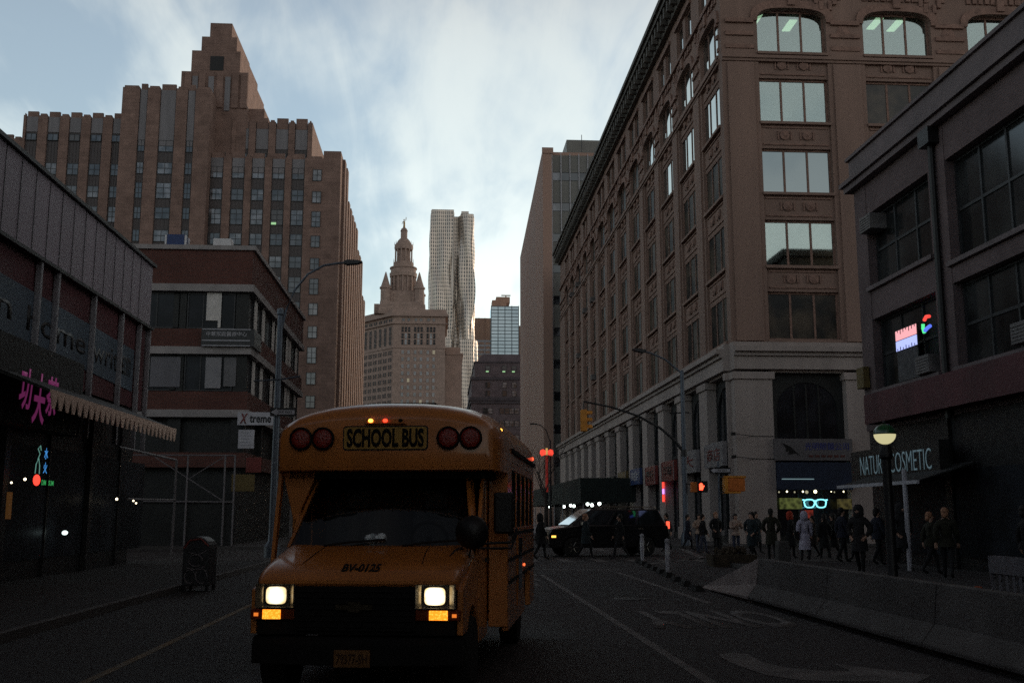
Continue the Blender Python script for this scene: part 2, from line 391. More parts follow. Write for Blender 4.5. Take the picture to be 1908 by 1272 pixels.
    af = n.new('ShaderNodeMix'); af.data_type = 'RGBA'; af.inputs[6].default_value = (1, 1, 1, 1); af.inputs[7].default_value = (1.09, .87, .815, 1)
    l.new(tn.outputs[0], af.inputs[0])
    am_ = n.new('ShaderNodeVectorMath'); am_.operation = 'MULTIPLY'; l.new(fs.outputs[0], am_.inputs[0]); l.new(af.outputs[2], am_.inputs[1])
    l.new(am_.outputs[0], bg.inputs['Color'])
SKY_GAIN = 1.5
make_world()
vs = S.view_settings
S.display_settings.display_device = 'sRGB'
vs.view_transform = 'Standard'; vs.look = 'None'; vs.exposure = 1.05; vs.gamma = 1
try: vs.use_curve_mapping = False
except Exception: pass
S.cycles.max_bounces = 6; S.cycles.diffuse_bounces = 3; S.cycles.glossy_bounces = 4; S.cycles.transparent_max_bounces = 8
S.cycles.sample_clamp_indirect = 2
S.cycles.use_denoising = False

# ------------------------------------------------------------------ windows
class Windows:
    """window parts of one building: the hundred that show largest are parts of their own, the rest one 'stuff' part"""
    def __init__(s, root, frame_mat, limit=100):
        s.root = root; s.fm = frame_mat; s.limit = limit; s.items = []; s.cache = {}
    def shape(s, w, h, nx, nz, bar=.06, d=.05):
        k = (w, h, nx, nz)
        if k not in s.cache:
            f = MB(); b = bar
            f.box(0, w, -d, d, 0, b); f.box(0, w, -d, d, h-b, h); f.box(0, b, -d, d, b, h-b); f.box(w-b, w, -d, d, b, h-b)
            for i in range(1, nx): f.box(w*i/nx-b/2, w*i/nx+b/2, -d*.8, d*.8, b, h-b)
            for i in range(1, nz):
                for j in range(nx):
                    x0 = w*j/nx + (b if j == 0 else b/2); x1 = w*(j+1)/nx - (b if j == nx-1 else b/2)
                    f.box(x0, x1, -d*.7, d*.7, h*i/nz-b/2, h*i/nz+b/2)
            p = MB(); p.box(b*.5, w-b*.5, .005, .02, b*.5, h-b*.5)
            s.cache[k] = (f, p, {}, [None])
        return s.cache[k]
    def add(s, w, h, nx, nz, loc, rotz, pane, bar=.06):
        s.shape(w, h, nx, nz, bar)
        c = Vector(loc); dist = (c - Vector((0, 0, 1.7))).length
        face = abs(cos(rotz) * c.y - 0) if abs(rotz) < .1 else abs(c.x)
        s.items.append((w*h*max(face, 1)/dist**3, (w, h, nx, nz), loc, rotz, pane))
    def done(s):
        s.items.sort(key=lambda t: -t[0])
        rl = s.root.location
        rest = MB(); mats = [s.fm]
        for i, (a, k, loc, rz, pane) in enumerate(s.items):
            f, p, pm, fmesh = s.cache[k]
            if i < s.limit:
                if fmesh[0] is None: fmesh[0] = f.mesh('window', s.fm)
                if pane.name not in pm: pm[pane.name] = p.mesh('pane', pane)
                o = link('window', fmesh[0], s.root, Vector(loc)-rl, (0, 0, rz))
                link('pane', pm[pane.name], o)
            else:
                Mx = Matrix.Translation(loc) @ Matrix.Rotation(rz, 4, 'Z')
                if pane not in mats: mats.append(pane)
                rest.m = 0; rest.extend(f, Mx); rest.m = mats.index(pane); rest.extend(p, Mx)
        if rest.v:
            o = part('window', rest, mats, s.root, world=True); o['kind'] = 'stuff'

def front(Y):   # facade facing the camera: u = x, n = towards the viewer
    return lambda u, n, z: (u, Y - n, z)
def facing_left(X):   # facade on the right of the street: u = y, n = towards -x
    return lambda u, n, z: (X - n, u, z)
def facing_right(X):  # facade on the left of the street
    return lambda u, n, z: (X + n, u, z)
# ================================================================== buildings
def arch_top(u0, u1, zs, zt, ztop, n=14, e=3.0):
    """outline pair for the wall above a basket arch"""
    a, b = [], []
    for i in range(n+1):
        t = pi - pi*i/n; c, s_ = cos(t), sin(t)
        x = (u0+u1)/2 + (u1-u0)/2 * math.copysign(abs(c)**(2/e), c)
        z = zs + (zt-zs) * abs(s_)**(2/e)
        a.append((x, z)); b.append((x, ztop))
    return a, b

# ------------------------------------------------------------------ loft building on the far right corner
LX, LY = 16.2, 57.5
loft = thing('loft_building', 'brown terracotta loft building with arched upper windows on the far right corner', 'building', (LX, LY, 0))
ws = Windows(loft, M['ornament'])
wall = MB(); orn = MB(); base = MB(); corn = MB(); sills = MB(); shopw = []
ROWS = [(11.5, 14.3), (15.8, 18.56), (20.17, 22.88), (24.48, 27.23)]
ARCH = (28.83, 30.75, 31.6); ATTIC = (33.2, 35.4); TOP = 36.4; TH = .55
fb = [(2.2+6.47*k, 6.4+6.47*k) for k in range(5)]
sb = [(2.9+6.35*k-2.15, 2.9+6.35*k+2.15) for k in range(8)]
sb2 = [(51.9+6.1*k, 51.9+3.5+6.1*k) for k in range(5)]
def facade(T, bays, U0, U1, side, shape2=False):
    for b in (wall, orn, base, corn, sills): b.T = T
    edges = [U0] + [x for b in bays for x in b] + [U1]
    for i in range(0, len(edges), 2):          # piers
        a, b = edges[i], edges[i+1]
        wall.box(a, b, -TH, .0, 11.3, 28.2)
        wall.box(a, b, -TH, .0, 28.55, TOP)
        if b-a > 1.6: wall.box(a+.3, b-.3, 0, .12, 11.4, 28.1)
        base.box(a+.02, b-.02, -TH, .22, 0, 9.2); base.box(a-.1, b+.1, -TH, .34, 9.2, 9.6); base.box(a-.04, b+.04, -TH, .32, 0, .9)
        for q in range(3): orn.box(a+.25+.0*q, b-.25, 0, .07+.05*q, 29.0+.8*q, 29.25+.8*q)
    for (a, b) in bays:
        z = 11.3
        for k, (z0, z1) in enumerate(ROWS + [(ARCH[0], 0)]):
            wall.box(a, b, -TH, -.14, z, z0)
            if z0 - z > .9:                    # spandrel panel with two rosettes
                orn.box(a+.15, b-.15, -.14, -.07, z+.2, z+.28); orn.box(a+.15, b-.15, -.14, -.07, z0-.36, z0-.28)
                for t in (.34, .66):
                    uc = a+(b-a)*t; zc = (z+z0)/2
                    orn.add([(uc+.3*cos(q*pi/4), -.02 if q % 2 else -.06, zc+.3*sin(q*pi/4)) for q in range(8)] + [(uc, .05, zc)],
                            [(q, (q+1) % 8, 8) for q in range(8)] + [tuple(range(8))])
                    orn.box(uc-.42, uc-.34, -.14, -.06, zc-.25, zc+.25); orn.box(uc+.34, uc+.42, -.14, -.06, zc-.25, zc+.25)
            q_ = MB(T); q_.box(a-.04, b+.04, -TH+.1, .1, z0-.16, z0); part('sill', q_, M['terracotta'], loft, world=True)
            if z1: z = z1
        A, B = arch_top(a, b, ARCH[1], ARCH[2], 33.2)
        wall.strip(A, B, -TH, -.02)
        A2, B2 = arch_top(a-.0, b+.0, ARCH[1], ARCH[2], 0)
        A3, _ = arch_top(a-.42, b+.42, ARCH[1], ARCH[2]+.45, 0)
        orn.strip(A2, A3, -.02, .14)           # moulded archivolt
        for q in range(7):                     # carved foliage between the arches
            uc = b + (q-3)*.28; zc = 31.2 + .35*abs(q-3)
            orn.box(uc-.12, uc+.12, 0, .1+.04*(q % 3), zc, zc+.55)
        for q in range(11):                    # shell frieze over the arch
            uc = a+(b-a)*(q+.5)/11; orn.box(uc-.13, uc+.13, -.02, .08+.05*(q % 2), 32.25, 32.62)
        orn.box((a+b)/2-.22, (a+b)/2+.22, -.02, .26, 31.75, 32.45)       # keystone
        if b < U1-2:
            uc = b+1.05
            orn.add([(uc+.45*cos(k*pi/3), .02, 30.2+.5*sin(k*pi/3)) for k in range(6)] + [(uc, .16, 30.2)], [(k, (k+1) % 6, 6) for k in range(6)] + [tuple(range(6))])
        # attic pair above
        m = (a+b)/2
        wall.box(m-.35, m+.35, -TH, -.03, ATTIC[0], ATTIC[1]); wall.box(a, b, -TH, -.03, ATTIC[1], TOP)
        orn.box(a-.2, b+.2, -.02, .12, ATTIC[0]-.25, ATTIC[0]-.05)
        orn.box(a-.15, b+.15, -.02, .16, ATTIC[1]+.05, ATTIC[1]+.3)
        # street level: arched transom, beam and shopfront
        base.box(a, b, -TH, .05, 9.6, 9.75)
        A, B = arch_top(a+.35, b-.35, 7.6, 9.1, 9.6, e=2)
        base_dark = MB(T)
        base_dark.strip(A, B, -.5, -.35)
        base_dark.box(a, a+.35, -.5, -.35, 5.8, 9.6); base_dark.box(b-.35, b, -.5, -.35, 5.8, 9.6)
        for q in (.33, .5, .67): base_dark.box(a+(b-a)*q-.05, a+(b-a)*q+.05, -.5, -.38, 5.8, 9.0)
        base_dark.box(a, b, -.55, -.3, 5.6, 5.8)
        for q in (.02, .33, .66, .97): base_dark.box(a+(b-a)*q-.04, a+(b-a)*q+.04, -.5, -.36, .5, 4.4)
        base_dark.box(a, b, -.55, -.3, 0, .5); base_dark.box(a, b, -.55, -.3, 4.3, 4.45)
        part('shopfront', base_dark, M['darkwall'], loft, world=True)
    wall.box(U0, U1, -TH, .1, 28.2, 28.36); wall.box(U0, U1, -TH, .2, 28.36, 28.55)       # string course below the arches
    orn.box(U0, U1, -.02, .22, 32.7, 32.85)
    base.box(U0, U1, -TH, .38, 9.75, 10.5); base.box(U0, U1, -TH, .55, 10.5, 10.72); base.box(U0, U1, -TH, .78, 10.72, 11.0); base.box(U0, U1, -TH, .3, 11.0, 11.3)
    corn.box(U0, U1, -.5, .35, TOP, 36.9); corn.box(U0, U1, -.5, .95, 37.4, 37.75); corn.box(U0, U1, -.5, 1.15, 37.75, 38.1); corn.box(U0, U1, -.5, .5, 36.9, 37.4)
    n = int((U1-U0)/1.05)
    for i in range(n):
        u = U0 + (i+.5)*(U1-U0)/n
        corn.box(u-.16, u+.16, .3, .85, 36.6, 37.39)
facade(front(LY), [(LX+a, LX+b) for a, b in fb], LX, LX+34.4, False)
facade(facing_left(LX), [(LY+a, LY+b) for a, b in sb] + [(LY+a, LY+b) for a, b in sb2], LY+.55, LY+86, True)
core = MB(); core.box(LX+7.6, LX+34, LY+7.6, LY+85.6, 0, 37.9)
core.box(LX+.6, LX+1.6, LY+4.5, LY+85.6, 0, 37.5)
for z in (5.7, 11.3, 15.1, 19.4, 23.7, 28.1, 32.7, 36.3): core.box(LX+.56, LX+34, LY+.56, LY+7.5, z-.22, z)
part('interior_core', core, mat('dark_interior', (.05,.05,.048), .9, .2, .4), loft, world=True)
part('wall', wall, M['terracotta'], loft, world=True)
part('ornament', orn, M['ornament'], loft, world=True)
part('base', base, M['whitestone'], loft, world=True)
part('cornice', corn, M['copper'], loft, world=True)
for i, (a, b) in enumerate(fb):
    for r, (z0, z1) in enumerate(ROWS):
        bright = (r >= 1 and i < 1) or (r == 3)
        ws.add(b-a, z1-z0, 3, 1, (LX+a, LY+.38, z0), 0, {0: M['glass_low'], 1: M['glass_half'] if i else M['glass_sky'], 2: M['glass_half'], 3: M['glass_low'] if i == 1 else (M['glass_half'] if i else M['glass_sky'])}[r], .12)
    ws.add(b-a, ARCH[2]-ARCH[0], 3, 1, (LX+a, LY+.42, ARCH[0]), 0, M['glass_sky'], .12)
for g, (bays) in enumerate((sb, sb2)):
    for i, (a, b) in enumerate(bays):
        hi = M['glass_loft'] if g == 0 and i < 4 else M['glass_low']
        for r, (z0, z1) in enumerate(ROWS):
            ws.add(b-a, z1-z0, 3 if g == 0 else 2, 1, (LX+.2, LY+b, z0), -pi/2, hi if r == 3 and i < 3 else M['glass_low'], .1)
        ws.add(b-a, ARCH[2]-ARCH[0], 3 if g == 0 else 2, 1, (LX+.22, LY+b, ARCH[0]), -pi/2, hi, .1)
        ws.add((b-a)/2-.35, 2.2, 1, 1, (LX+.2, LY+b, ATTIC[0]), -pi/2, hi, .1)
        ws.add((b-a)/2-.35, 2.2, 1, 1, (LX+.2, LY+(a+b)/2-.35, ATTIC[0]), -pi/2, hi, .1)
ws.done()
gp = MB()
for a, b in fb: gp.box(LX+a, LX+b, LY+.44, LY+.47, .5, 9.5)
for a, b in sb + sb2: gp.box(LX+.44, LX+.47, LY+a, LY+b, .5, 9.5)
part('shop_glass', gp, M['glass_dark'], loft, world=True)
fl = emit('fluorescent_tube', (.62, 1, .62), 1.1)
for x, y, z, lab in ((19.2, 60.2, 32.2, 'green-white ceiling light low in the left arched corner window'), (21.6, 60.9, 32.2, 'green-white ceiling light behind the right pane of the left arched window'),
                 (26.9, 60.3, 32.2, 'green-white ceiling light behind the middle pane of the second arched window'), (28.3, 60.5, 32.2, 'green-white ceiling light behind the right pane of the second arched window')):
    b = MB(); b.box(-.25, .25, -.75, .75, 0, .06); single('ceiling_light', b, fl, lab, 'ceiling light', (x, y, z), group='ceiling lights in the loft offices')
# air conditioners hanging out of the far bays
M['acgrey'] = mat('dingy_metal', (.13,.12,.12), .6, .3, 3)
acb = MB(); acb.box(-.45, .45, -.35, .35, 0, .55)
for q in range(5): acb.box(-.4, .4, -.37, -.35, .08+.09*q, .12+.09*q)
def aircon(loc, rz, label, first=[None]):
    if first[0] is None:
        first[0] = single('air_conditioner', acb, M['acgrey'], label, 'air conditioner', loc, (0,0,rz), 'air conditioners in windows', bevel=.02)
    else: dup(first[0], loc, (0,0,rz), label)
for x, z, lab in ((54.0, 24.5, 'second storey from the top of the nearest narrow bay'), (60.2, 24.5, 'second storey from the top of the second narrow bay'),
                  (54.0, 16.0, 'lower middle of the nearest narrow bay'), (66.3, 20.2, 'middle of the third narrow bay'), (72.3, 28.9, 'arched window of the fourth narrow bay'), (66.3, 28.9, 'arched window of the third narrow bay')):
    aircon((LX-.05, LY+x-.3, z), -pi/2, 'grey air conditioner, '+lab)

# ------------------------------------------------------------------ brown slab with a gridded front, behind it
slab = thing('office_slab', 'tall brown office slab with blank street wall and gridded grey front', 'building', (15, 150, 0))
b = MB()
b.prism([(14.4, 150), (15.75, 150), (15.75, 151), (40, 151), (40, 217), (15.9, 217)], 0, 55.8, 'z')
b.box(14.3, 16, 149.85, 150.0, 55.2, 56.1)
part('wall', b, M['slabstone'], slab, world=True)
b = MB(); b.box(19.0, 36, 158, 190, 55.8, 60.4); part('penthouse', b, M['slabpanel'], slab, world=True)
b = MB()
for k in range(13):
    z = 54.6 - 4.75*k
    b.box(15.9, 33, 150.7, 150.85, z-2.05, z+.6 if k == 0 else z+1.35)
part('spandrel', b, M['slabpanel'], slab, world=True)
b = MB()
for k in range(14): b.box(15.8+1.36*k, 15.92+1.36*k, 150.45, 150.72, 0, 55.4)
part('mullion', b, M['offwhite'], slab, world=True)
wv = Windows(slab, M['darksteel'])
for k in range(11):
    for i in range(6):
        wv.add(1.22, 1.3, 1, 1, (15.93+1.36*i, 150.75, 54.6-4.75*k-3.36), 0, R.choice([M['glass_court'], M['glass_dark'], M['glass_blind'], M['glass_dark']]), .05)
wv.done()
b = MB(); b.tube([(20.6,152,55.8),(20.6,152,59)], .05); 
single('roof_antenna', b, M['darksteel'], 'thin antenna mast on the roof edge of the brown office slab', 'antenna')

# ------------------------------------------------------------------ courthouse
court = thing('courthouse', 'huge stepped art deco courthouse of brown limestone with pyramid top', 'building', (-44, 175, 0))
b = MB(); cy = 170
for x0, x1, y0, y1, z in ((-20.6, -17.7, 170, 182, 61.9), (-24, -17.7, 182, 207, 57.2), (-24, -17.7, 207, 218, 54), (-24, -17.7, 218, 224, 48), (-24, -17.7, 224, 228, 40), (-39, -20.6, 170.7, 228, 60.3), (-38, -22.9, 173, 205, 67.7), (-39.5, -31.4, 174, 200, 70.6),
                          (-53.6, -39.2, 168.7, 215, 71.4), 
                          (-70, -53.6, 170.7, 250, 66.9), (-105, -70, 170.7, 250, 62.9),
                          (-45.4, -34.1, 172.5, 200, 76.5), (-44.2, -35.9, 174, 198, 81.0), (-43.0, -36.9, 175.5, 196, 84.3), (-42.0, -38.2, 177, 194, 87.6)):
    b.box(x0, x1, y0, y1, 0, z)
RW = [(-38.15, 2.2), (-34.65, 2.2), (-31.35, 2.2), (-28.0, 2.2), (-24.75, 2.2)]
TW = [(-50.15, 1.3), (-46.15, 2.6), (-42.35, 1.3)]
LW = [(-68.6, 2.0), (-65.1, 2.0), (-61.6, 2.0), (-58.1, 2.0), (-54.75, 1.6)]
FW = [(-72.4-3.5*k, 2.0) for k in range(8)]
def strips(cols, U0, U1, Y, ztop, thick=.7):
    e = [U0]
    for c, w in sorted(cols): e += [c-w/2, c+w/2]
    e.append(U1)
    for i in range(0, len(e), 2):
        if e[i+1]-e[i] > .05:
            b.box(e[i], e[i+1], Y, Y+thick, 0, ztop)
            b.box(e[i]+.25, e[i+1]-.25, Y+.1, Y+thick, ztop, ztop+.35)
    for c, w in cols:                                    # scalloped tops above the bays
        b.box(c-w/2+.15, c+w/2-.15, Y+.25, Y+thick, ztop-1.2, ztop+.75)
strips(RW, -39.2, -20.6, 170, 60.6); strips(TW, -53.6, -39.2, 168, 71.5); strips(LW, -70, -53.6, 170, 67.0); strips(FW, -105, -70, 170, 62.9)
strips([(c, w) for c, w in RW[1:]], -36.4, -22.9, 172.3, 67.7)
for k, x in enumerate((-44.2, -41.8, -38.8, -36.2, -34.7)): b.box(x-.55, x+.55, 172.2, 172.6, 70, 76.2)      # fluted piers of the top
b.T = facing_right(-17.7)                                # street side: piers seen edge-on
for k in range(12): b.box(173+4.4*k, 175.4+4.4*k, 0, .45, 0, 61.5 if k < 2 else (56.8 if k < 7 else (53.5 if k < 10 else 47)))
b.T = lambda a, c, d: (a, c, d)
part('wall', b, M['limestone'], court, world=True)
sp = MB()
for cols, Y, z0, z1 in ((RW, 170.35, 0, 60), (TW, 168.35, 0, 71), (LW, 170.35, 0, 66.5), (FW, 170.35, 0, 62.4), (RW[1:], 172.75, 61, 67)):
    for c, w in cols:
        sp.box(c-w/2, c+w/2, Y, Y+.3, z0, z1)
        for q in range(4): sp.box(c-w/2+w*(q+.5)/4-.05, c-w/2+w*(q+.5)/4+.05, Y-.08, Y, z0, z1)
part('spandrel', sp, M['spandrel'], court, world=True)
sp = MB()
for cols, Y, z0, z1 in ((RW, 170.2, 56.6+1.2, 60.4), (TW, 168.2, 61.5, 71.2), (LW, 170.2, 64.2, 66.8), (RW[1:], 172.6, 62.9, 67.5)):
    for c, w in cols:
        q_ = MB(); q_.box(c-w/2+.1, c+w/2-.1, Y, Y+.16, z0, z1); part('parapet_panel', q_, M['parapetmetal'], court, world=True)
for x in (-43.0, -40.3, -37.5): sp.box(x-.45, x+.45, 172.3, 172.5, 69.5, 75.6)
part('crown_panel', sp, M['parapetmetal'], court, world=True)
d = MB(); d.box(-41.0, -38.7, 173.9, 174.0, 77.4, 80.0); part('opening', d, M['black'], court, world=True)
wc = Windows(court, M['darksteel'])
for cols, Y, zt, nr in ((RW, 170.22, 57.9, 13), (TW, 168.22, 61.5, 14), (LW, 170.22, 57.9, 13), (FW[:7], 170.22, 57.9, 9), ([(-21.55, 1.7)], 169.9, 57.6, 12)):
    for c, w in cols:
        for k in range(nr):
            h = 2.7 if k % 3 == 2 else 2.0
            g = R.random()
            pane = M['litgreen'] if g < .035 else (M['litwarm'] if g < .06 and k > 4 else (M['glass_blind'] if g < .5 else M['glass_court']))
            if w < 1.5 and g > .3: pane = M['glass_dark']
            wc.add(w-.2, h, 2, 2 if h < 2.5 else 3, (c-w/2+.1, Y, zt-3.8*k-h/2), 0, pane, .09)
for c, w in RW: wc.add(1.7, 1.1, 2, 1, (c-.85, 172.5, 61.0), 0, M['glass_court'], .09)
for c, w in LW: wc.add(1.7, 1.2, 2, 1, (c-.85, 170.1, 62.7), 0, M['glass_court'] if c < -62 or c > -61 else M['litgreen'], .09)
wc.done()

# ------------------------------------------------------------------ municipal tower
mx, my = -25.2, 618
TZ = lambda a, b, c: (a, b, 1.7+(c-1.7)*1.0135)
muni = thing('municipal_tower', 'pale granite wedding-cake tower with columned drum, turrets and a figure on top', 'building', (mx, my, 0))
b = MB()
b.prism([(-29.7, 600), (-29.7-.0, 600), (.4, 600), (.4, 640), (-8, 670), (-70, 670), (-49, 624)], 0, 115, 'z')
part('wall', b, M['granite'], muni, world=True)
b = MB(); b.box(.45, 10.5, 622, 660, 0, 96); b.box(.45, 11.2, 621.4, 660, 96, 97.2); b.box(.45, 9.5, 624, 660, 97.2, 101); part('side_wing', b, M['granitedark'], muni, world=True)  # shade on the wing put into its darker granite
b = MB()
P = [(-30.6, 598.8), (1.4, 598.8), (1.4, 641), (-7, 672), (-72, 672), (-50.5, 624)]
b.prism(P, 110.6, 111.2, 'z'); b.prism([(x+(.6 if x > -20 else -.6), y-.6) for x, y in P], 115, 116.4, 'z'); b.prism(P, 116.4, 117.4, 'z')
b.prism([(x*.98-.5, y+2) for x, y in P], 117.4, 119.5, 'z')
b.prism([(-30.1, 599.5), (.8, 599.5), (.8, 639), (-20, 640), (-49.5, 624.3)], 96.4, 97.8, 'z')
part('cornice', b, M['granitedark'], muni, world=True)
b = MB(TZ); b.box(mx-13.6, mx+13.6, my-13.6, my+13.6, 116, 121.5); b.box(mx-12.4, mx+12.4, my-12.4, my+12.4, 121.5, 123.4)
b.frus(mx-8.2, mx+8.2, my-8.2, my+8.2, 123.4, mx-7.4, mx+7.4, my-7.4, my+7.4, 131)
b.box(mx-16.5, mx-13.7, my-9, my+9, 117, 122.5)
for sx in (-1, 1):
    for sy in (-1, 1): b.prism([(mx+sx*5.6, my+sy*9.5), (mx+sx*9.5, my+sy*9.5), (mx+sx*9.5, my+sy*5.6), (mx+sx*6.0, my+sy*6.0)], 123, 129.5, 'z')
part('tower_base', b, M['granite'], muni, world=True)
b = MB(TZ); b.lathe([(6.6, 129.5), (6.6, 140), (8.1, 140.2), (8.3, 142.5), (7.6, 142.8), (7.6, 145), (8.2, 145.3), (8.2, 146), (6.1, 146.2), (6.1, 149), (3.4, 149), (3.4, 156.8), (5.4, 157), (5.7, 158.2), (5.5, 160), (4.9, 160.2), (3.6, 162.6), (2.6, 163.8), (2.0, 164), (2.0, 168.4), (2.3, 168.6), (1.7, 170), (.6, 171)], (mx, my, 0), 24)
part('drum', b, M['granite'], muni, world=True, smooth=30)
for k in range(16):
    a = 2*pi*k/16; b = MB(TZ); b.tube([(mx+7.3*cos(a), my+7.3*sin(a), 130.6), (mx+7.3*cos(a), my+7.3*sin(a), 140.2)], .5, 8); part('drum_column', b, M['granitedark'], muni, world=True)
for k in range(12):
    a = 2*pi*(k+.5)/12; b = MB(TZ); b.tube([(mx+5.0*cos(a), my+5.0*sin(a), 149), (mx+5.0*cos(a), my+5.0*sin(a), 157)], .42, 8); part('lantern_column', b, M['granitedark'], muni, world=True)
    b = MB(TZ); b.tube([(mx+6*cos(a), my+6*sin(a), 146), (mx+6*cos(a), my+6*sin(a), 151.4)], .3, 6, .08); part('pinnacle', b, M['granitedark'], muni, world=True)
for k in range(10):
    a = 2*pi*k/10; b = MB(TZ); b.tube([(mx+5.5*cos(a), my+5.5*sin(a), 160), (mx+5.5*cos(a), my+5.5*sin(a), 162)], .22, 6, .06); part('pinnacle', b, M['granitedark'], muni, world=True)
for sx in (-1, 1):
    for sy in (-1, 1):
        t = MB(TZ); c = (mx+9.9*sx, my+9.9*sy, 0)
        t.lathe([(3.3, 121), (3.1, 124), (2.9, 124.2), (2.9, 131), (3.5, 131.2), (3.5, 132.2), (2.9, 132.3), (1.6, 136.5), (.5, 140.5), (.12, 141.5)], c, 12)
        part('turret', t, M['granite'], muni, world=True, smooth=30)
b = MB(TZ); b.tube([(mx, my, 170.5), (mx, my, 173)], .75, 8, .5); b.tube([(mx, my, 173), (mx-.1, my, 175)], .62, 8, .5); b.ball((mx-.1, my, 175.7), .42)
b.tube([(mx, my, 174.6), (mx+1.0, my-.2, 175.6), (mx+1.1, my-.2, 177.2)], .22, 6); b.tube([(mx-.3, my, 174.6), (mx-1.1, my-.2, 174.0), (mx-1.3, my-.3, 173)], .22, 6)
part('finial_figure', b, mat('gilded_copper', (.3,.19,.06), .5, .2, 2, metal=.5), muni, world=True, smooth=True)
wm = Windows(muni, M['granitedark'])
for px in (-22.4, -15.2, -7.9):
    for k in range(13):
        for dx in (-1.7, 1.7):
            wm.add(1.7, 2.3, 1, 2, (px+dx-.85, 599.86, 93.0-4.1*k), 0, M['litwarm'] if R.random() < .1 else M['glass_blind'], .14)
    for dx in (-1.9, 0, 1.9):
        for z in (98.4, 102.0, 105.8): wm.add(1.5, 3.2, 1, 2, (px+dx-.75, 599.86, z), 0, M['glass_rough'] if dx or z > 103 else M['glass_blind'], .12)
    for dx in (-1.5, 1.5): wm.add(1.6, 1.7, 2, 1, (px+dx-.8, 599.86, 112.2), 0, M['glass_court'], .12)
vx, vy = -49+29.7, 24.0; L = math.hypot(vx, vy); ang = math.atan2(-24, 19.3)
ux, uy = -vx/L, -vy/L
def lw(t, w, h, nx, nz, z, pane):
    x, y = -29.7+vx*t-ux*w/2-.1, 600+vy*t-uy*w/2-.08
    wm.add(w, h, nx, nz, (x, y, z), ang, pane, .14)
for i in range(6):
    t = (i+.55)/6.2
    for k in range(9):
        for dd in (-.032, .032): lw(t+dd, 1.5, 2.5, 1, 2, 92.5-4.1*k, M['glass_rough'])
    lw(t, 2.4, 11.0, 2, 4, 98.2, M['glass_rough'])
    for dd in (-.03, .03): lw(t+dd, 1.4, 1.9, 1, 1, 111.9, M['glass_rough'])
wm.done()

# ------------------------------------------------------------------ rippling steel tower
def tower_mat():
    m, n, l, p = nt('rippled_steel_and_glass')
    tc = n.new('ShaderNodeTexCoord'); sp = n.new('ShaderNodeSeparateXYZ'); l.new(tc.outputs['UV'], sp.inputs[0])
    bt = n.new('ShaderNodeTexBrick'); bt.offset = 0; bt.inputs['Scale'].default_value = 1
    bt.inputs['Brick Width'].default_value = 1.75; bt.inputs['Row Height'].default_value = 3.3; bt.inputs['Mortar Size'].default_value = .42; bt.inputs['Mortar Smooth'].default_value = .1
    bt.inputs['Color1'].default_value = (.14,.145,.15,1); bt.inputs['Color2'].default_value = (.24,.235,.22,1); bt.inputs['Mortar'].default_value = (.72,.63,.55,1)
    l.new(tc.outputs['UV'], bt.inputs['Vector'])
    l.new(bt.outputs['Color'], p.inputs['Base Color'])
    mr = n.new('ShaderNodeMapRange'); mr.inputs['To Min'].default_value = .15; mr.inputs['To Max'].default_value = .42; l.new(bt.outputs['Fac'], mr.inputs['Value']); l.new(mr.outputs[0], p.inputs['Roughness'])
    m2 = n.new('ShaderNodeMath'); m2.operation = 'MULTIPLY'; m2.inputs[1].default_value = .6; l.new(bt.outputs['Fac'], m2.inputs[0]); l.new(m2.outputs[0], p.inputs['Metallic'])
    return m
M['ripple'] = tower_mat()
rip = thing('rippling_tower', 'very tall stainless steel tower with rippling facade and a deep vertical recess', 'building', (6, 890, 0))
def ripple(name, plan, z0, z1, dz, seed):
    pts = []; acc = [0]
    for (x0, y0), (x1, y1) in zip(plan[:-1], plan[1:]):
        n = max(2, int(math.hypot(x1-x0, y1-y0)/1.1))
        for i in range(n): pts.append((x0+(x1-x0)*i/n, y0+(y1-y0)*i/n, (y1-y0), -(x1-x0)))
    pts.append(plan[-1] + (pts[-1][2], pts[-1][3]))
    for a, c in zip(pts[:-1], pts[1:]): acc.append(acc[-1]+math.hypot(c[0]-a[0], c[1]-a[1]))
    nz = int((z1-z0)/dz); vs_ = []; fs = []; n = len(pts)
    for k in range(nz+1):
        z = z0+(z1-z0)*k/nz
        for i, (x, y, nx, ny) in enumerate(pts):
            q = math.hypot(nx, ny); w = 2.0*sin(acc[i]*.5+z*.021+seed+.9*sin(z*.033+seed))*sin(z*.075+acc[i]*.11+seed*2)
            w *= .4 + .6*min(1, (z1-z)/60)
            vs_.append((x+nx/q*w, y+ny/q*w, z))
    for k in range(nz):
        for i in range(n-1): fs.append((k*n+i, k*n+i+1, (k+1)*n+i+1, (k+1)*n+i))
    o = len(vs_)
    me = bpy.data.meshes.new(name)
    top = [nz*n+i for i in range(n)]
    off = rip.location
    me.from_pydata([(x-off.x, y-off.y, z) for x, y, z in vs_], [], fs + [tuple(top)])
    uv = me.uv_layers.new()
    for p in me.polygons:
        for li in p.loop_indices:
            vi = me.loops[li].vertex_index; uv.data[li].uv = (acc[vi % n], vs_[vi][2])
    me.materials.append(M['ripple'])
    b2 = bmesh.new(); b2.from_mesh(me); bmesh.ops.recalc_face_normals(b2, faces=b2.faces); b2.to_mesh(me); b2.free()
    me.polygons.foreach_set('use_smooth', [True]*len(me.polygons)); me.set_sharp_from_angle(angle=radians(40))
    return link(name, me, rip)
ripple('left_wing', [(-13, 925), (-13.1, 890), (-2, 888), (5.6, 889), (7.4, 897)], 0, 265, 3.3, 1)
ripple('recess', [(6.4, 899), (12.5, 899)], 0, 262, 3.3, 2.2)
ripple('right_wing', [(11.6, 899), (12.6, 892), (19, 888.5), (24.4, 891), (24.6, 925)], 0, 262, 3.3, 3.4)
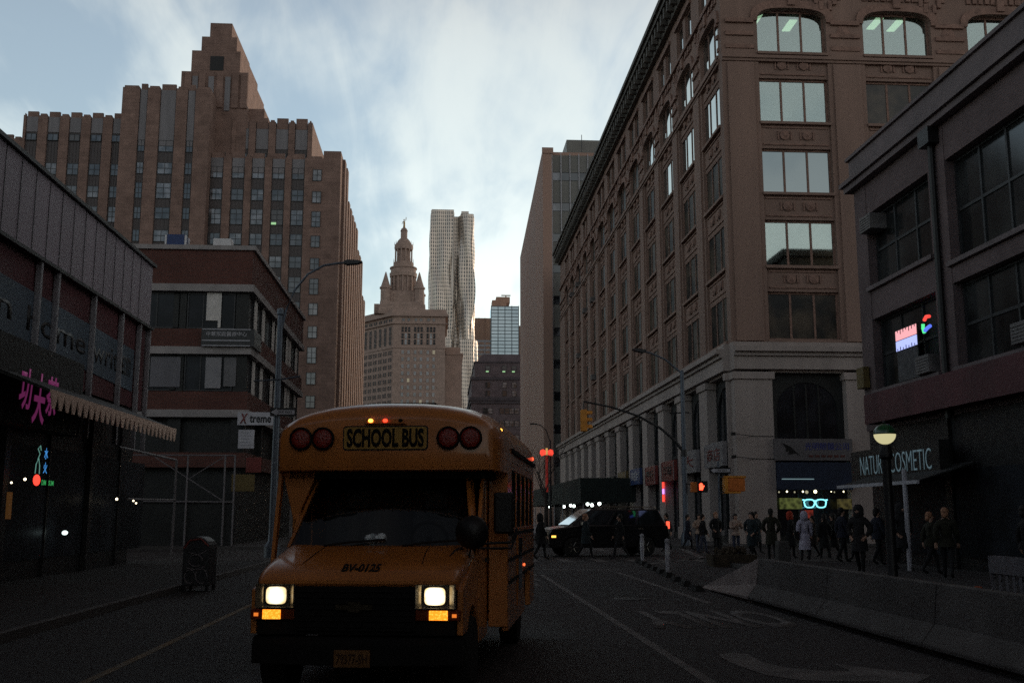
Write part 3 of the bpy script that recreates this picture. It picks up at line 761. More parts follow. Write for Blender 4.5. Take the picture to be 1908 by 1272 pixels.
ripple('lower_setback', [(-13.5, 930), (-13.6, 887), (5.6, 886), (7, 897), (11.6, 897), (13, 887), (25.8, 888), (28.4, 897), (28.6, 930)], 0, 150, 3.3, 4.0)
b = MB(); b.box(-12.5, 7, 891, 920, 180, 266); b.box(13, 24, 893, 920, 180, 263); b.box(13.5, 20, 893, 910, 262, 265.3)
part('crown', b, M['steel'], rip, world=True)

# ------------------------------------------------------------------ far office towers
M['tanpale'] = mat('pale_tan_brick', (.4,.25,.19), .8, .15, .1)
def gridtower(name, label, x0, x1, y, z1, nx, nz, mg, mf, bar, top=None, zb=0, slabh=.9):
    t = thing(name, label, 'building', ((x0+x1)/2, y+10, 0))
    b = MB(); b.box(x0, x1, y, y+30, 0, z1); part('glass_wall', b, mg, t, world=True)
    f = MB()
    for i in range(nx+1): f.box(x0+(x1-x0)*i/nx-bar/2, x0+(x1-x0)*i/nx+bar/2, y-.3, y-.02, 0, z1+.4)
    for k in range(nz+1):
        z = zb+(z1-zb)*k/nz; f.box(x0-.2, x1+.2, y-.22, y-.01, z-slabh, z)
    part('facade_grid', f, mf, t, world=True)
    if top: part('roof_block', top, M['tanpale'], t, world=True)
    return t
t = MB(); t.box(46, 60, 1003, 1020, 201, 208.5); t.box(50, 63.5, 1004, 1022, 206, 212); t.box(55, 64, 1003, 1005, 213, 213.8); t.box(59, 60, 1003.5, 1004.5, 211, 213)
gridtower('glass_tower', 'pale blue glass office tower with brown rooftop block', 45.0, 71.8, 1000, 202, 4, 24, M['glass_tower'], mat('blue_steel', (.1,.14,.17), .5, .1, .1), .7, t, 120, .7)
tb = MB(); tb.box(28, 46.4, 1035.2, 1060, 174, 196.5)
for q in range(4): tb.box(28+6*q, 28.5+6*q, 1034.9, 1035.2, 174, 196.8)
gridtower('gridded_tower', 'tan office block with white horizontal bands beside the blue glass tower', 27.8, 46.5, 1035, 174, 3, 14, mat('tan_panel', (.42,.27,.21), .6, .15, .1), M['offwhite'], .9, tb, 112, 2.0)
b = MB(); b.box(71, 80, 1040, 1060, 0, 190); single('tan_tower', b, M['tanbrick'], 'sliver of tan tower between the blue glass tower and the brown slab', 'building')

# ------------------------------------------------------------------ dark stone office block down the street
dk = thing('stone_office_block', 'dark grey stone office block with stepped cornices and a few lit windows', 'building', (15, 305, 0))
b = MB(); b.box(7.9, 30, 300, 340, 0, 40); b.box(8.8, 30, 301, 340, 40, 45.2); b.frus(9.2, 30, 301.2, 340, 45.2, 11.2, 30, 303, 340, 48)
part('wall', b, M['greystone'], dk, world=True)
b = MB(); b.box(7.2, 30, 299.2, 341, 34, 35); b.box(7.5, 30, 299.5, 341, 33.2, 34); b.box(7.6, 30, 299.6, 341, 40, 40.8); b.box(8.6, 30, 300.8, 341, 45.1, 45.6)
part('cornice', b, mat('dark_cornice', (.08,.07,.08), .8), dk, world=True)
wd = Windows(dk, M['darksteel'])
for z, y in ((42.3, 300.9), (37.7, 299.9), (35.3, 299.9), (30.2, 299.9), (26.6, 299.9), (22.6, 299.9), (18.6, 299.9)):
    for x in (12.6, 17.4, 20.2, 24, 27):
        for dx in ((-.75, .75) if z < 35 else (0,)):
            wd.add(1.35, 2.0 if z > 40 else 1.7, 1, 2, (x+dx-.65, y, z), 0, M['litgreen'] if z > 42 and x < 21 else (M['glass_blind'] if R.random() < .5 else M['glass_dark']), .1)
wd.done()

# ------------------------------------------------------------------ red brick corner building across the cross street
BX, BY = -10.7, 57.6
bb = thing('brick_corner_building', 'low red brick corner building with stone bands and ribbon windows', 'building', (BX, BY, 0))
b = MB(); c = MB(); dkz = MB()
for z0, z1 in ((14.25, 16.2), (10.75, 11.75), (7.3, 8.3), (4.2, 5.0)): b.box(-34, BX, BY, 79, z0, z1)
for z0, z1 in ((13.85, 14.25), (10.35, 10.75), (6.9, 7.3)): c.box(-34.1, BX+.12, BY-.12, 79.1, z0, z1)
c.box(-34.1, BX+.15, BY-.15, 79.1, 16.2, 16.45)
dkz.box(-33.5, BX-.5, BY+.5, 78.6, 0, 16.3)
for x in (-11.2, -14.6, -20, -26): dkz.box(x-.35, x+.35, BY+.2, BY+.5, 5, 13.85)
for y in (58.2, 63.9, 69.6, 75.3): dkz.box(BX-.5, BX-.2, y-.3, y+.3, 5, 13.85)
part('wall', b, M['redbrick'], bb, world=True); part('stone_band', c, M['band'], bb, world=True); part('window_zone', dkz, M['darkwall'], bb, world=True)
wb = Windows(bb, M['darksteel'])
def cur(x0, x1, z0, z1, y, mt=None, lab=None): 
    q = MB(); q.box(x0, x1, y, y+.05, z0, z1); part('curtain', q, mt or M['curtain'], bb, world=True, label=lab)
for z0 in (11.8, 8.35):
    for x0 in (-14.2, -19.6, -25.6): wb.add(2.6 if x0 > -15 else 5.0, 2.0, 3 if x0 > -15 else 4, 1, (x0, BY+.25, z0), 0, M['glass_rough'], .07)
    for y in (58.5, 64.2, 69.9, 75.5): wb.add(5.1 if y < 70 else 3, 2.0, 4, 1, (BX-.25, y, z0), pi/2, M['glass_rough'], .07)
wb.done()
cur(-13.15, -12.35, 12.25, 13.8, BY+.14, None, 'pale blind half drawn'); cur(-12.5, -12.35, 11.85, 12.25, BY+.14)
cur(-13.05, -12.2, 8.5, 10.2, BY+.14, mat('grey_blind', (.26,.26,.28), .9)); cur(-12.05, -11.4, 8.6, 10.2, BY+.14, mat('dim_blind', (.15,.15,.16), .9))
cur(-17.6, -16.3, 8.55, 10.2, BY+.14, mat('dim_blind_b', (.17,.17,.19), .9)); cur(-16.0, -14.4, 8.55, 10.2, BY+.14, mat('dim_blind_c', (.16,.16,.18), .9))
for z0 in (11.9, 8.4):
    for y in (59.7, 62.3, 66.0, 67.6, 72.0, 73.3, 76.6):
        q = MB(); q.box(BX-.2, BX-.15, y, y+.8, z0, z0+1.9); part('curtain', q, M['curtain'], bb, world=True)
# sign board wrapped round the corner
sg = thing('fascia_sign', 'dark sign board with pale characters wrapped round the brick building corner', 'sign', (-11.9, BY-.2, 10.75))
b = MB(); b.box(-1.35, 1.35, -.12, .05, 0, .95); b.box(1.35, 1.5, -.12, 2.2, 0, .95); part('board', b, M['darksteel'], sg)
tm = text_mesh('中華家庭醫療中心', M['offwhite'], h=.26, w=2.2); link('lettering', tm, sg, (0, -.125, .68), (pi/2, 0, 0))
b = MB(); b.box(-1.3, 1.3, -.16, -.12, .28, .34); b.box(-1.3, 1.3, -.16, -.12, .0, .05); b.box(-1.3, 1.3, -.16, -.12, .9, .95); part('trim', b, M['galv'], sg)
# roof items
b = MB(); b.box(-.5, .5, -.4, .4, .25, .95); 
t = thing('roof_tank', 'blue tank on white legs on the roof edge of the brick building', 'tank', (-15.3, 59.2, 16.45))
part('tank', b, M['signblue'], t, bevel=.05); b = MB()
for sx in (-.55, .55):
    for sy in (-.35, .35): b.box(sx-.05, sx+.05, sy-.05, sy+.05, 0, .9)
part('stand', b, M['white'], t)
t = thing('roof_vent_unit', 'white rooftop ventilation unit behind the brick parapet', 'ventilation unit', (-12.7, 59.2, 16.45))
b = MB(); b.box(-.5, .5, -.4, .4, .1, .75); part('casing', b, M['white'], t, bevel=.03)
b = MB(); b.box(-.35, .35, -.43, -.4, .15, .3); part('grille', b, M['black'], t)

# ------------------------------------------------------------------ shop with the billboard, near left
SX = -10.0
sh = thing('billboard_shop', 'low dark shop building carrying a grey panelled parapet', 'building', (-14, 20, 0))
b = MB(); b.box(-30, SX-.4, -30, 35.7, 0, 7.9); part('wall', b, M['darkwall'], sh, world=True)
b = MB(); b.box(-30, SX, -30, 35.7, 7.95, 10.05)
part('panel_parapet', b, M['greyclad'], sh, world=True)
b = MB()
for k in range(72): b.box(SX, SX+.012, -29.6+.9*k, -29.575+.9*k, 7.95, 10.05)
part('panel_seam', b, M['darksteel'], sh, world=True, label='thin vertical seams between the grey panels')
b = MB(); b.box(-30.1, SX+.1, -30, 35.85, 10.05, 10.15); b.box(SX-.1, SX+.12, -30, 35.8, 7.86, 7.95); part('coping', b, M['darksteel'], sh, world=True)
b = MB(); b.box(SX-.4, SX-.25, -30, 35.5, 0, 4.6)
part('shopfront', b, M['black'], sh, world=True)
for k in range(7, 11):
    b = MB(); b.box(SX-.25, SX-.1, -29+6*k, -28.7+6*k, 0, 4.6); part('shop_pier', b, M['black'], sh, world=True)
    b = MB(); b.box(SX-.25, SX-.18, -26+6*k, -25.92+6*k, 0, 4.6); part('door_post', b, M['black'], sh, world=True)
b = MB()
for k in range(11): b.box(SX-.24, SX-.22, -28.6+6*k, -23.1+6*k, .6, 3.4)
part('shop_glass', b, M['glass_rough'], sh, world=True)
# red banner with posts
bn = thing('banner_sign', 'long red banner with a blue band of dark lettering on white posts', 'sign', (SX, 25, 5))
b = MB(); b.box(-.2, -.08, -55, 10.7, .1, 2.86); part('banner', b, M['banner'], bn)
b = MB(); b.prism([(-8, 1.0), (9.3, .6), (9.3, 1.95), (-8, 2.2)], -.08, -.05, 'x'); part('stripe', b, M['bannerblue'], bn)
for y, w, s_ in ((-2.4, 4.0, 'udan'), (2.6, 4.2, 'home'), (6.6, 3.4, 'twrite'), (8.55, .9, 'com')):
    link('lettering', text_mesh(s_, M['black'], h=.62, w=w, bold=.012), bn, (-.05, y, 1.42 - y*.012), (pi/2, 0, pi/2))
for y in (.9, 2.1, 5.0, 7.6, 9.5, 10.6):
    b = MB(); b.box(-.05, .08, y-.06, y+.06, -1.2, 2.86); part('post', b, M['galv'], bn)
# fascia with pink brush characters
fs_ = thing('tea_shop_sign', 'black fascia sign with pink brush-stroke characters above the shop', 'sign', (SX+.5, 24.9, 3.9))
b = MB(); b.box(-.5, 0, -2.6, 3.2, -.2, 1.7); part('board', b, M['darkwall'], fs_)
pk = emit('pink_sign_face', (.5, .07, .3), .14)
for k, ch in enumerate('功夫茶'): link('lettering', text_mesh(ch, pk, h=.95+.25*(k == 1), w=.74, bold=.02, shear=.15), fs_, (.01, -.55+.8*k, .62-.14*(k == 1)), (pi/2, 0, pi/2))
# awning with a scalloped pale valance
aw = thing('shop_awning', 'dark awning with a pale scalloped valance along the left shops', 'awning', (-8.2, 27.5, 4.1))
b = MB(); b.prism([(-1.8, .9), (0, .18), (0, .12), (-1.8, .8)], -5.2, 5.2); part('canvas', b, M['darkwall'], aw, rot=(0,0,0))
b = MB()
n = 26
for k in range(n):
    y0 = -5.2+10.4*k/n; y1 = y0+10.4/n
    b.add([(0, y0, .18), (0, y1, .18), (0, y1, .1), (0, (y0+y1)/2+.06, -.22), (0, (y0+y1)/2-.06, -.22), (0, y0, .1),
           (.025, y0, .18), (.025, y1, .18), (.025, y1, .1), (.025, (y0+y1)/2+.06, -.22), (.025, (y0+y1)/2-.06, -.22), (.025, y0, .1)],
          [(0,1,2,3,4,5), (6,7,8,9,10,11)] + [(i, (i+1) % 6, 6+(i+1) % 6, 6+i) for i in range(6)])
part('valance', b, M['cream'], aw)
# ------------------------------------------------------------------ grey brick building, near right
NX = 15.0
nb = thing('grey_brick_building', 'dim grey brick building with big upper windows on the near right corner', 'building', (NX+5, 20, 0))
b = MB()
bays = [(30.5, 35.3), (23.6, 29.4), (16.5, 22.4), (9.4, 15.3), (2.3, 8.2), (-5, 1), (-12, -6)]
b.T = facing_left(NX)
e = [-26] + sorted([x for q in bays for x in q]) + [36.3]
for i in range(0, len(e), 2): b.box(e[i], e[i+1], -.6, 0, 4.6, 13.4)
for q in bays:
    big = q[1] < 30
    b.box(q[0], q[1], -.6, -.02, 4.6, 5.95); b.box(q[0], q[1], -.6, -.02, 8.45, 9.1 if big else 9.6); b.box(q[0], q[1], -.6, -.02, 12.25, 13.4)
b.T = lambda a, c, d: (a, c, d)
b.box(NX+.6, NX+30, -26, 36.3, 0, 13.4)
part('wall', b, M['natbrick'], nb, world=True)
b = MB(); b.box(NX-.28, NX+30, -26, 36.55, 13.4, 13.62); b.box(NX-.4, NX+30, -26, 36.7, 13.62, 13.78); b.box(NX-.1, NX+30, -26, 36.4, 13.78, 14.6); b.box(NX-.2, NX+30, -26, 36.5, 14.6, 14.72)
part('cornice', b, M['natband'], nb, world=True)
b = MB(); b.T = facing_left(NX)
for q in bays:
    for z in (5.95, 9.1 if q[1] < 30 else 9.6): b.box(q[0]-.1, q[1]+.1, -.1, .12, z-.14, z)
b.T = lambda a, c, d: (a, c, d); part('sill', b, M['natband'], nb, world=True)
wn = Windows(nb, M['darksteel'])
for q in bays:
    for z0, z1 in ((5.95, 8.45), (9.1 if q[1] < 30 else 9.6, 12.25)):
        wn.add(q[1]-q[0], z1-z0, 3 if q[1] > 30 else 4, 2, (NX+.35, q[1], z0), -pi/2, M['glass_dim'], .09)
wn.done()
b = MB(); b.tube([(NX-.12, 29.95, 13.4), (NX-.12, 29.95, 4.5)], .1); b.box(NX-.35, NX, 29.6, 30.3, 12.9, 13.42); part('downpipe', b, M['black'], nb, world=True)
b = MB(); b.box(NX+.05, NX+.6, -26, 36.2, 0, 4.6)
part('shopfront', b, M['black'], nb, world=True)
for k in range(7, 14):
    b = MB(); b.box(NX-.05, NX+.05, -25+4.6*k, -24.6+4.6*k, 0, 4.6); part('shop_pier', b, M['black'], nb, world=True)
b = MB()
for k in range(13): b.box(NX-.0, NX+.03, -24.5+4.6*k, -20.5+4.6*k, .5, 3.0)
part('shop_glass', b, M['glass_rough'], nb, world=True)
b = MB(); b.box(NX-.5, NX+.04, -26, 35.2, 4.75, 5.75); single('shop_fascia', b, mat('dull_red_fascia', (.09,.03,.035), .7, .4, .5), 'long dull red shop fascia under the grey brick windows', 'sign')
for y, z, lab in ((34.9, 11.55, 'grey air conditioner high in the corner window of the grey brick building'), (31.2, 6.0, 'grey air conditioner low beside the lit window sign'), (25.6, 6.05, 'grey air conditioner at the far end of the wide lower window')):
    aircon((NX+.1, y, z), -pi/2, lab)

# ------------------------------------------------------------------ unseen blocks added to darken the street and the window reflections
M['darkblock'] = brick('dark_block_brick', (.07,.055,.05), (.06,.05,.045), (.05,.045,.04))
def block(label, x0, x1, y0, y1, h, face, fl=3.7):
    t = thing('unseen_added_block', label, 'building', ((x0+x1)/2, (y0+y1)/2, 0))
    b = MB(); b.box(x0, x1, y0, y1, 0, h); b.box(x0-.4, x1+.4, y0-.4, y1+.4, h, h+.6); part('wall', b, M['darkblock'], t, world=True)
    g = MB(); X = x1 if face > 0 else x0
    for k in range(int(h/fl)-1):
        for j in range(int((y1-y0)/3.2)): g.box(X-.02, X+.02, y0+1+3.2*j, y0+2.3+3.2*j, 4.6+fl*k, 6.6+fl*k)
    o = part('window', g, M['glass_low'], t, world=True); o['kind'] = 'stuff'
block('added unseen brick block shading the street behind the viewer, billboard side', -40, -10.6, -110, -31, 26, 1)
block('added unseen brick block shading the street behind the viewer, grey brick side', 15.6, 45, -110, -27, 30, -1)
block('added unseen brick block darkening window reflections, behind the grey brick building', 28.5, 44, -4, 32, 23.0, -1)
# ================================================================== ground
b = MB(); b.box(-3000, 3000, -400, 4000, -1, 0); struct('ground', b, M['asphalt'])
b = MB()
for x0, x1, y0, y1 in ((9.6, 45, -40, 38.0), (12.2, 60, 53.6, 300), (-40, -8.6, 53.6, 300)):
    b.box(x0, x1, y0, y1, -.2, .13)
struct('sidewalk', b, M['sidewalk'])
b = MB(); b.box(-30, -6.0, -40, 37.5, -.2, .13); struct('left_sidewalk', b, M['shadewalk'])
b = MB(); b.box(-5.85, -1.9, -40, 37, .0008, .0016); struct('painted_shade_lane', b, mat('shade_darkened_asphalt', (.02,.02,.0215), .8, .35, .4, .5, 60))  # dark sheet added over the lane, painting in shade at lower left
b = MB()
for x0, x1, y0, y1 in ((-6.0, -5.85, -40, 37.65), (-30, -6, 37.5, 37.65), (9.45, 9.6, -40, 38.15), (9.6, 45, 38, 38.15), (12.05, 12.2, 53.45, 300), (12.2, 60, 53.45, 53.6), (-8.6, -8.45, 53.45, 300), (-40, -8.6, 53.45, 53.6)):
    b.box(x0, x1, y0, y1, -.2, .135)
struct('kerb', b, M['kerb'])
b = MB(); Z0, Z1 = .003, .006
def ln(x0, y0, x1, y1, w):
    d = Vector((x1-x0, y1-y0, 0)); q = Vector((-d.y, d.x, 0)).normalized()*w/2
    P = [(x0-q.x, y0-q.y), (x1-q.x, y1-q.y), (x1+q.x, y1+q.y), (x0+q.x, y0+q.y)]
    b.prism(P, Z0, Z1, 'z')
ln(2.72, 2, 2.84, 30.5, .13)
ln(5.18, 20.5, 5.2, 31.5, .16); ln(2.9, 33.2, 5.6, 33.0, .4)
for k in range(13): ln(-5.4+1.25*k, 38.6, -5.4+1.25*k, 41.3, .4)
ln(9.8, 38.5, 12, 53, .3); ln(6.9, 40.5, 11.5, 41.2, .3); ln(7.2, 37, 12, 44, .25)
for k in range(6): ln(12.4-.0*k, 51.5, 12.4, 51.6, .1)
for k in range(9): ln(-7+2.1*k, 50.2, -7+2.1*k, 53, .5)
for k in range(3): ln(2.35+.15*k, 25.5+2.2*k, 2.3+.15*k, 26.6+2.2*k, .12)
struct('road_marking', b, M['paint'])
b = MB(); ln(-3.66, 4, -3.6, 33, .11); struct('edge_marking', b, M['yellowpaint'])
me = text_mesh('ONLY', M['paint'], h=2.9, w=2.45, ext=.003, bold=.035)
tag(link('lane_word_marking', me, None, (4.42, 17.55, .004), (0, 0, pi)), kind='structure')
b = MB()
A = [(3.42, 13.16), (3.6, 13.28), (3.78, 13.14), (3.73, 12.44), (3.88, 11.93), (4.2, 11.7), (4.5, 11.66)]
B = [(3.37, 12.92), (3.36, 12.45), (3.39, 12.04), (3.48, 11.45), (3.74, 11.08), (4.1, 10.98), (4.5, 10.95)]
b.prism(A + B[::-1], Z0, Z1, 'z'); b.prism([(4.5, 12.25), (5.25, 11.32), (4.5, 10.4)], Z0, Z1, 'z')
tag(link('lane_arrow_marking', b.mesh('lane_arrow_marking', M['paint'])), kind='structure')

b = MB()
for cx, cy, w, d in ((1.2, 16, 1.6, 2.6), (4.0, 24, 1.3, 3.4), (7.8, 45, 3.5, 2.2), (0.5, 47, 4, 1.6), (4.6, 9, 1.2, 2.0)):
    P_ = [(cx-w/2, cy-d/2), (cx+w/2, cy-d/2+.1), (cx+w/2-.08, cy+d/2), (cx-w/2+.05, cy+d/2-.12)]; b.prism(P_, .001, .0022, 'z')
struct('road_patch', b, mat('fresh_asphalt', (.022,.021,.022), .75, .3, .8, .5, 60))
def manhole(x, y, lab):
    b = MB(); b.lathe([(0, .012), (.3, .012), (.3, .006), (.36, .006), (.36, .014), (.39, .012), (.4, 0), (0, 0)], n=28)
    for q in range(-4, 5):
        for r_ in range(-4, 5):
            if q*q+r_*r_ < 16: b.box(.06*q-.018, .06*q+.018, .06*r_-.018, .06*r_+.018, .0125, .017)
    return single('manhole_cover', b, M['darksteel'], lab, 'manhole cover', (x, y, 0))
manhole(3.9, 21.8, 'dark iron manhole cover in the turn lane near the sloped barrier end')
# string of floodlight brackets on the loft's corner pier
for k, (x, z, lab) in enumerate(((-.35, 6.0, 'small dark floodlight bracket on the corner pier, upper one'), (-.35, 4.75, 'small dark floodlight bracket on the corner pier, lower one'))):
    t = thing('wall_floodlight', lab, 'floodlight', (LX+.9, LY-.3, z), 0, 'floodlights on the corner pier')
    b = MB(); b.tube([(0, .05, 0), (-.9, -.45, .06), (-1.2, -.5, .05)], .02, 6); b.tube([(0, .05, 0), (1.25, .05, -.02)], .015, 5); part('bracket', b, M['black'], t)
    b = MB(); b.box(-1.35, -1.1, -.62, -.42, -.02, .16); part('lamp_box', b, M['black'], t, bevel=.02)

# ================================================================== barriers and small street furniture
def jersey(y0, y1, t0=1, t1=1):
    P = [(-.22, 0), (-.22, .07), (-.31, .075), (-.31, .13), (-.13, .36), (-.075, .85), (.075, .85), (.13, .36), (.31, .13), (.31, .075), (.22, .07), (.22, 0)]
    b = MB()
    rr = []
    for y, t in ((y0, t0), ((y0+y1)/2, (t0+t1)/2), (y1, t1)): rr.append([(x*(.6+.4*t), y, max(0, z*t)) for x, z in P])
    return b.rings(rr)
BXX = 6.25
pos = ['first behind the sloped end', 'second from the sloped end', 'third from the sloped end', 'fourth from the sloped end, beside the turn arrow', 'at the right edge of the picture']
for k in range(5):
    y1 = 20.55-3.75*k
    single('concrete_barrier', jersey(-1.865, 1.865), M['concrete'], 'long grey concrete barrier section '+pos[k], 'barrier', (BXX, y1-1.875, 0), group='concrete barrier sections along the turn lane', bevel=.015)
b = jersey(0, 4.4, 1, .06)
single('barrier_end', b, mat('pale_concrete', (.36,.31,.29), .85, .25, 1.1, .4, 25, dirt=(.2,.17,.16)), 'pale concrete barrier end sloping down to the road', 'barrier', (BXX, 20.57, 0), bevel=.015)
# rubber lane separators
rs = MB(); rs.frus(-.12, .12, -.42, .42, 0, -.06, .06, -.3, .3, .13)
first = None
for k in range(9):
    lab = 'black rubber lane kerb %s' % ('beside the sloped barrier end', 'just behind the sloped barrier end', 'between barrier end and near delineator post', 'under the near delineator post', 'just past the near delineator post', 'midway along the row of rubber kerbs', 'third from the far end of the row', 'second from the far end of the row', 'at the far end of the row by the crosswalk')[k]
    if not first: first = single('lane_separator', rs, M['rubber'], lab, 'lane separator', (5.75, 24.0, 0), group='rubber lane separators', bevel=.015)
    else: dup(first, (5.75+.16*k, 24.0+1.75*k, 0), (0, 0, -.08), lab)
def delineator(loc, lab):
    t = thing('delineator_post', lab, 'post', loc, 0, 'flexible delineator posts')
    b = MB(); b.lathe([(.2, 0), (.2, .04), (.09, .09), (.06, .1)], n=14); part('base', b, M['rubber'], t)
    b = MB(); b.lathe([(.055, .1), (.075, .5), (.075, .78), (.06, .9), (.075, .92), (.075, 1.0), (.0, 1.03)], n=12); part('post', b, M['offwhite'], t, smooth=True)
    b = MB(); b.lathe([(.078, .6), (.078, .72)], n=12); part('reflective_band', b, M['white'], t)
    return t
delineator((6.35, 29.8, 0), 'pale flexible delineator post nearest the barrier')
delineator((7.1, 37.6, 0), 'pale flexible delineator post farther back near the crosswalk')

# street lamp, left corner
t = thing('street_lamp', 'tall blue-grey street lamp with a long curved arm left of the bus', 'street lamp', (-6.3, 40, .13))
b = MB(); b.lathe([(.3, 0), (.3, .4), (.17, .6), (.15, 1), (.1, 9.1), (.14, 9.15), (.14, 9.35), (.0, 9.4)], n=12); part('pole', b, M['poleblue'], t, smooth=30)
b = MB()
b.tube([(.05, 0, 8.5), (.2, 0, 9.3), (.5, 0, 10.1), (1.0, 0, 10.75), (1.6, 0, 11.1), (2.2, 0, 11.2), (2.5, 0, 11.22)], .045, 8); part('arm', b, M['poleblue'], t, smooth=True)
b = MB(); b.prism([(2.35, 11.17), (2.5, 11.12), (2.9, 11.16), (3.1, 11.25), (2.9, 11.32), (2.5, 11.33), (2.35, 11.28)], -.12, .12); part('lamp_head', b, M['darksteel'], t, bevel=.03)
b = MB(); b.tube([(-.9, -.1, 6.55), (.1, -.1, 6.62), (.85, -.1, 6.75)], .035, 6); part('bracket', b, M['poleblue'], t)
def oneway(loc, rz, lab, w=.95, flip=False):
    t = thing('one_way_sign', lab, 'sign', loc, rz, 'one way signs')
    b = MB(); b.box(-w/2, w/2, -.01, .01, -.16, .16); part('plate', b, M['black'], t)
    b = MB(); b.prism([(-w/2+.03, 0), (-w/2+.25, .13), (-w/2+.25, .08), (w/2-.04, .08), (w/2-.04, -.08), (-w/2+.25, -.08), (-w/2+.25, -.13)], -.016, -.011); part('arrow', b, M['offwhite'], t)
    link('lettering', text_mesh('ONE WAY', M['black'], h=.1, w=.55, bold=.01), t, (.08, -.017, 0), (pi/2, 0, 0))
oneway((-6.05, 39.8, 5.5), 0, 'black and white one way sign on the left street lamp pole')
# right pole with mast arm, lamp and pedestrian signal
t = thing('signal_pole', 'blue-grey pole at the far corner with a lamp arm and a long signal mast arm', 'pole', (12.5, 54, .13))
b = MB(); b.lathe([(.28, 0), (.28, .5), (.17, .7), (.15, 1), (.1, 9), (.0, 9.1)], n=12); part('pole', b, M['poleblue'], t, smooth=30)
b = MB(); b.tube([(0, 0, 8.9), (-.9, 0, 9.65), (-1.6, 0, 9.95), (-2.0, 0, 10.05)], .05, 8); part('lamp_arm', b, M['poleblue'], t, smooth=True)
b = MB(); b.prism([(-1.9, 10.0), (-2.1, 9.96), (-2.5, 10.05), (-2.65, 10.15), (-2.4, 10.2), (-1.9, 10.14)], -.14, .14); part('lamp_head', b, M['darksteel'], t, bevel=.03)
b = MB(); b.tube([(0, 0, 4.75), (-.45, 0, 5.35), (-1.2, 0, 6.0), (-2.4, 0, 6.65), (-3.8, 0, 7.1), (-5.25, 0, 7.38)], .085, 8, .045); part('mast_arm', b, M['darksteel'], t, smooth=True)
b = MB(); b.tube([(-.7, 0, 6.8), (.35, 0, 6.83)], .04, 6); b.lathe([(.16, 4.55), (.16, 4.9)], n=10); part('bracket', b, M['darksteel'], t)
t = thing('traffic_light', 'yellow three-lens traffic light seen side-on hanging from the mast arm', 'traffic light', (7.3, 54, 5.95), 0)
b = MB(); b.box(-.2, .12, -.18, .18, .0, 1.12); part('housing', b, M['sigyellow'], t, bevel=.03)
for k in range(3):
    b = MB(); z = .2+.36*k
    b.rings([[(.12+dx, r_*sin(a), z+r_*cos(a)) for a in [(-100+20*q)*pi/180 for q in range(11)]] + [(.12+dx, (r_-.015)*sin(a), z+(r_-.015)*cos(a)) for a in [(100-20*q)*pi/180 for q in range(11)]] for dx, r_ in ((0, .15), (.28, .15))])
    part('visor', b, M['sigyellow'], t)
b = MB(); b.tube([(-.04, 0, 1.1), (-.04, 0, 1.5)], .03, 6); part('hanger', b, M['darksteel'], t)
def hand_mesh():
    b = MB(); b.prism([(-.1,-.16), (.07,-.16), (.12,-.02), (.17,.04), (.14,.08), (.08,.03), (.08,.02), (-.1,.02)], -.01, .01)
    for k, h in enumerate((.15, .19, .2, .16)): b.box(-.1+.047*k, -.062+.047*k, -.01, .01, .021, h)
    return b
t = thing('pedestrian_signal', 'amber cased pedestrian signal showing a lit red hand', 'pedestrian signal', (13.1, 53.8, 2.85))
b = MB(); b.box(-.35, .1, -.12, .14, -.02, .5); part('housing', b, M['sigorange'], t, bevel=.02)
b = MB(); b.box(-.04, .5, -.22, -.13, -.03, .55); part('face', b, M['black'], t, bevel=.02)
part('hand_symbol', hand_mesh(), emit('red_hand', (1, .07, .03), 3), t, (.15, -.235, .25))
b = MB(); b.tube([(-.6, .1, .4), (-.3, .05, .4)], .03, 6); part('bracket', b, M['darksteel'], t)
t = thing('pedestrian_signal', 'bright orange pedestrian signal case seen from the side on its own post', 'pedestrian signal', (14.9, 54.2, .13), 0)
b = MB(); b.box(-.15, .75, -.3, .2, 2.75, 3.45); part('housing', b, M['sigorange'], t, bevel=.03)
b = MB(); b.box(-.32, .8, -.34, .22, 3.45, 3.55); b.box(-.32, .5, -.34, .22, 2.65, 2.74); b.box(-.32, -.16, -.34, .2, 2.74, 3.44); part('visor', b, M['sigyellow'], t)
b = MB(); b.lathe([(.16, 0), (.16, .3), (.07, .4), (.06, 4.3)], n=10); b.v = [(x-.55, y, z) for x, y, z in b.v]; b.tube([(-.55, 0, 2.7), (-.15, 0, 2.72)], .04, 6); b.tube([(-.55, 0, 3.5), (-.15, 0, 3.5)], .04, 6); part('post', b, M['poleblue'], t)
oneway((14.35, 53.9, 3.95), 0, 'black and white one way sign above the orange pedestrian signal', 1.1)
# subway globe lamp
t = thing('globe_lamp', 'subway entrance lamp, half green half milky globe on a dark post', 'lamp', (8.62, 20, 0))
b = MB(); b.lathe([(.16, 0), (.16, .25), (.1, .4), (.085, 2.75), (.13, 2.8), (.13, 2.88), (.1, 3.03), (.0, 3.04)], n=14); part('post', b, M['black'], t, smooth=30)
b = MB(); b.lathe([(.21*cos(a), 3.25+.2*sin(a)) for a in [(-75+15*q)*pi/180 for q in range(6)]], n=20); b.lathe([(.19, 3.02), (.21, 3.25)], n=20) if 0 else None
part('milky_half', b, emit('milky_glass_lit', (.72,.66,.36), .62), t, smooth=True)
b = MB(); b.lathe([(.215*cos(a), 3.255+.2*sin(a)) for a in [(15*q)*pi/180 for q in range(7)]], n=20); part('green_half', b, mat('green_glass', (.015,.1,.035), .2, .1, 3, 0, spec=.6), t, smooth=True)
b = MB(); b.lathe([(.218, 3.245), (.218, 3.262)], n=20); b.ball((0,0,3.48), .03); part('band', b, M['darksteel'], t)
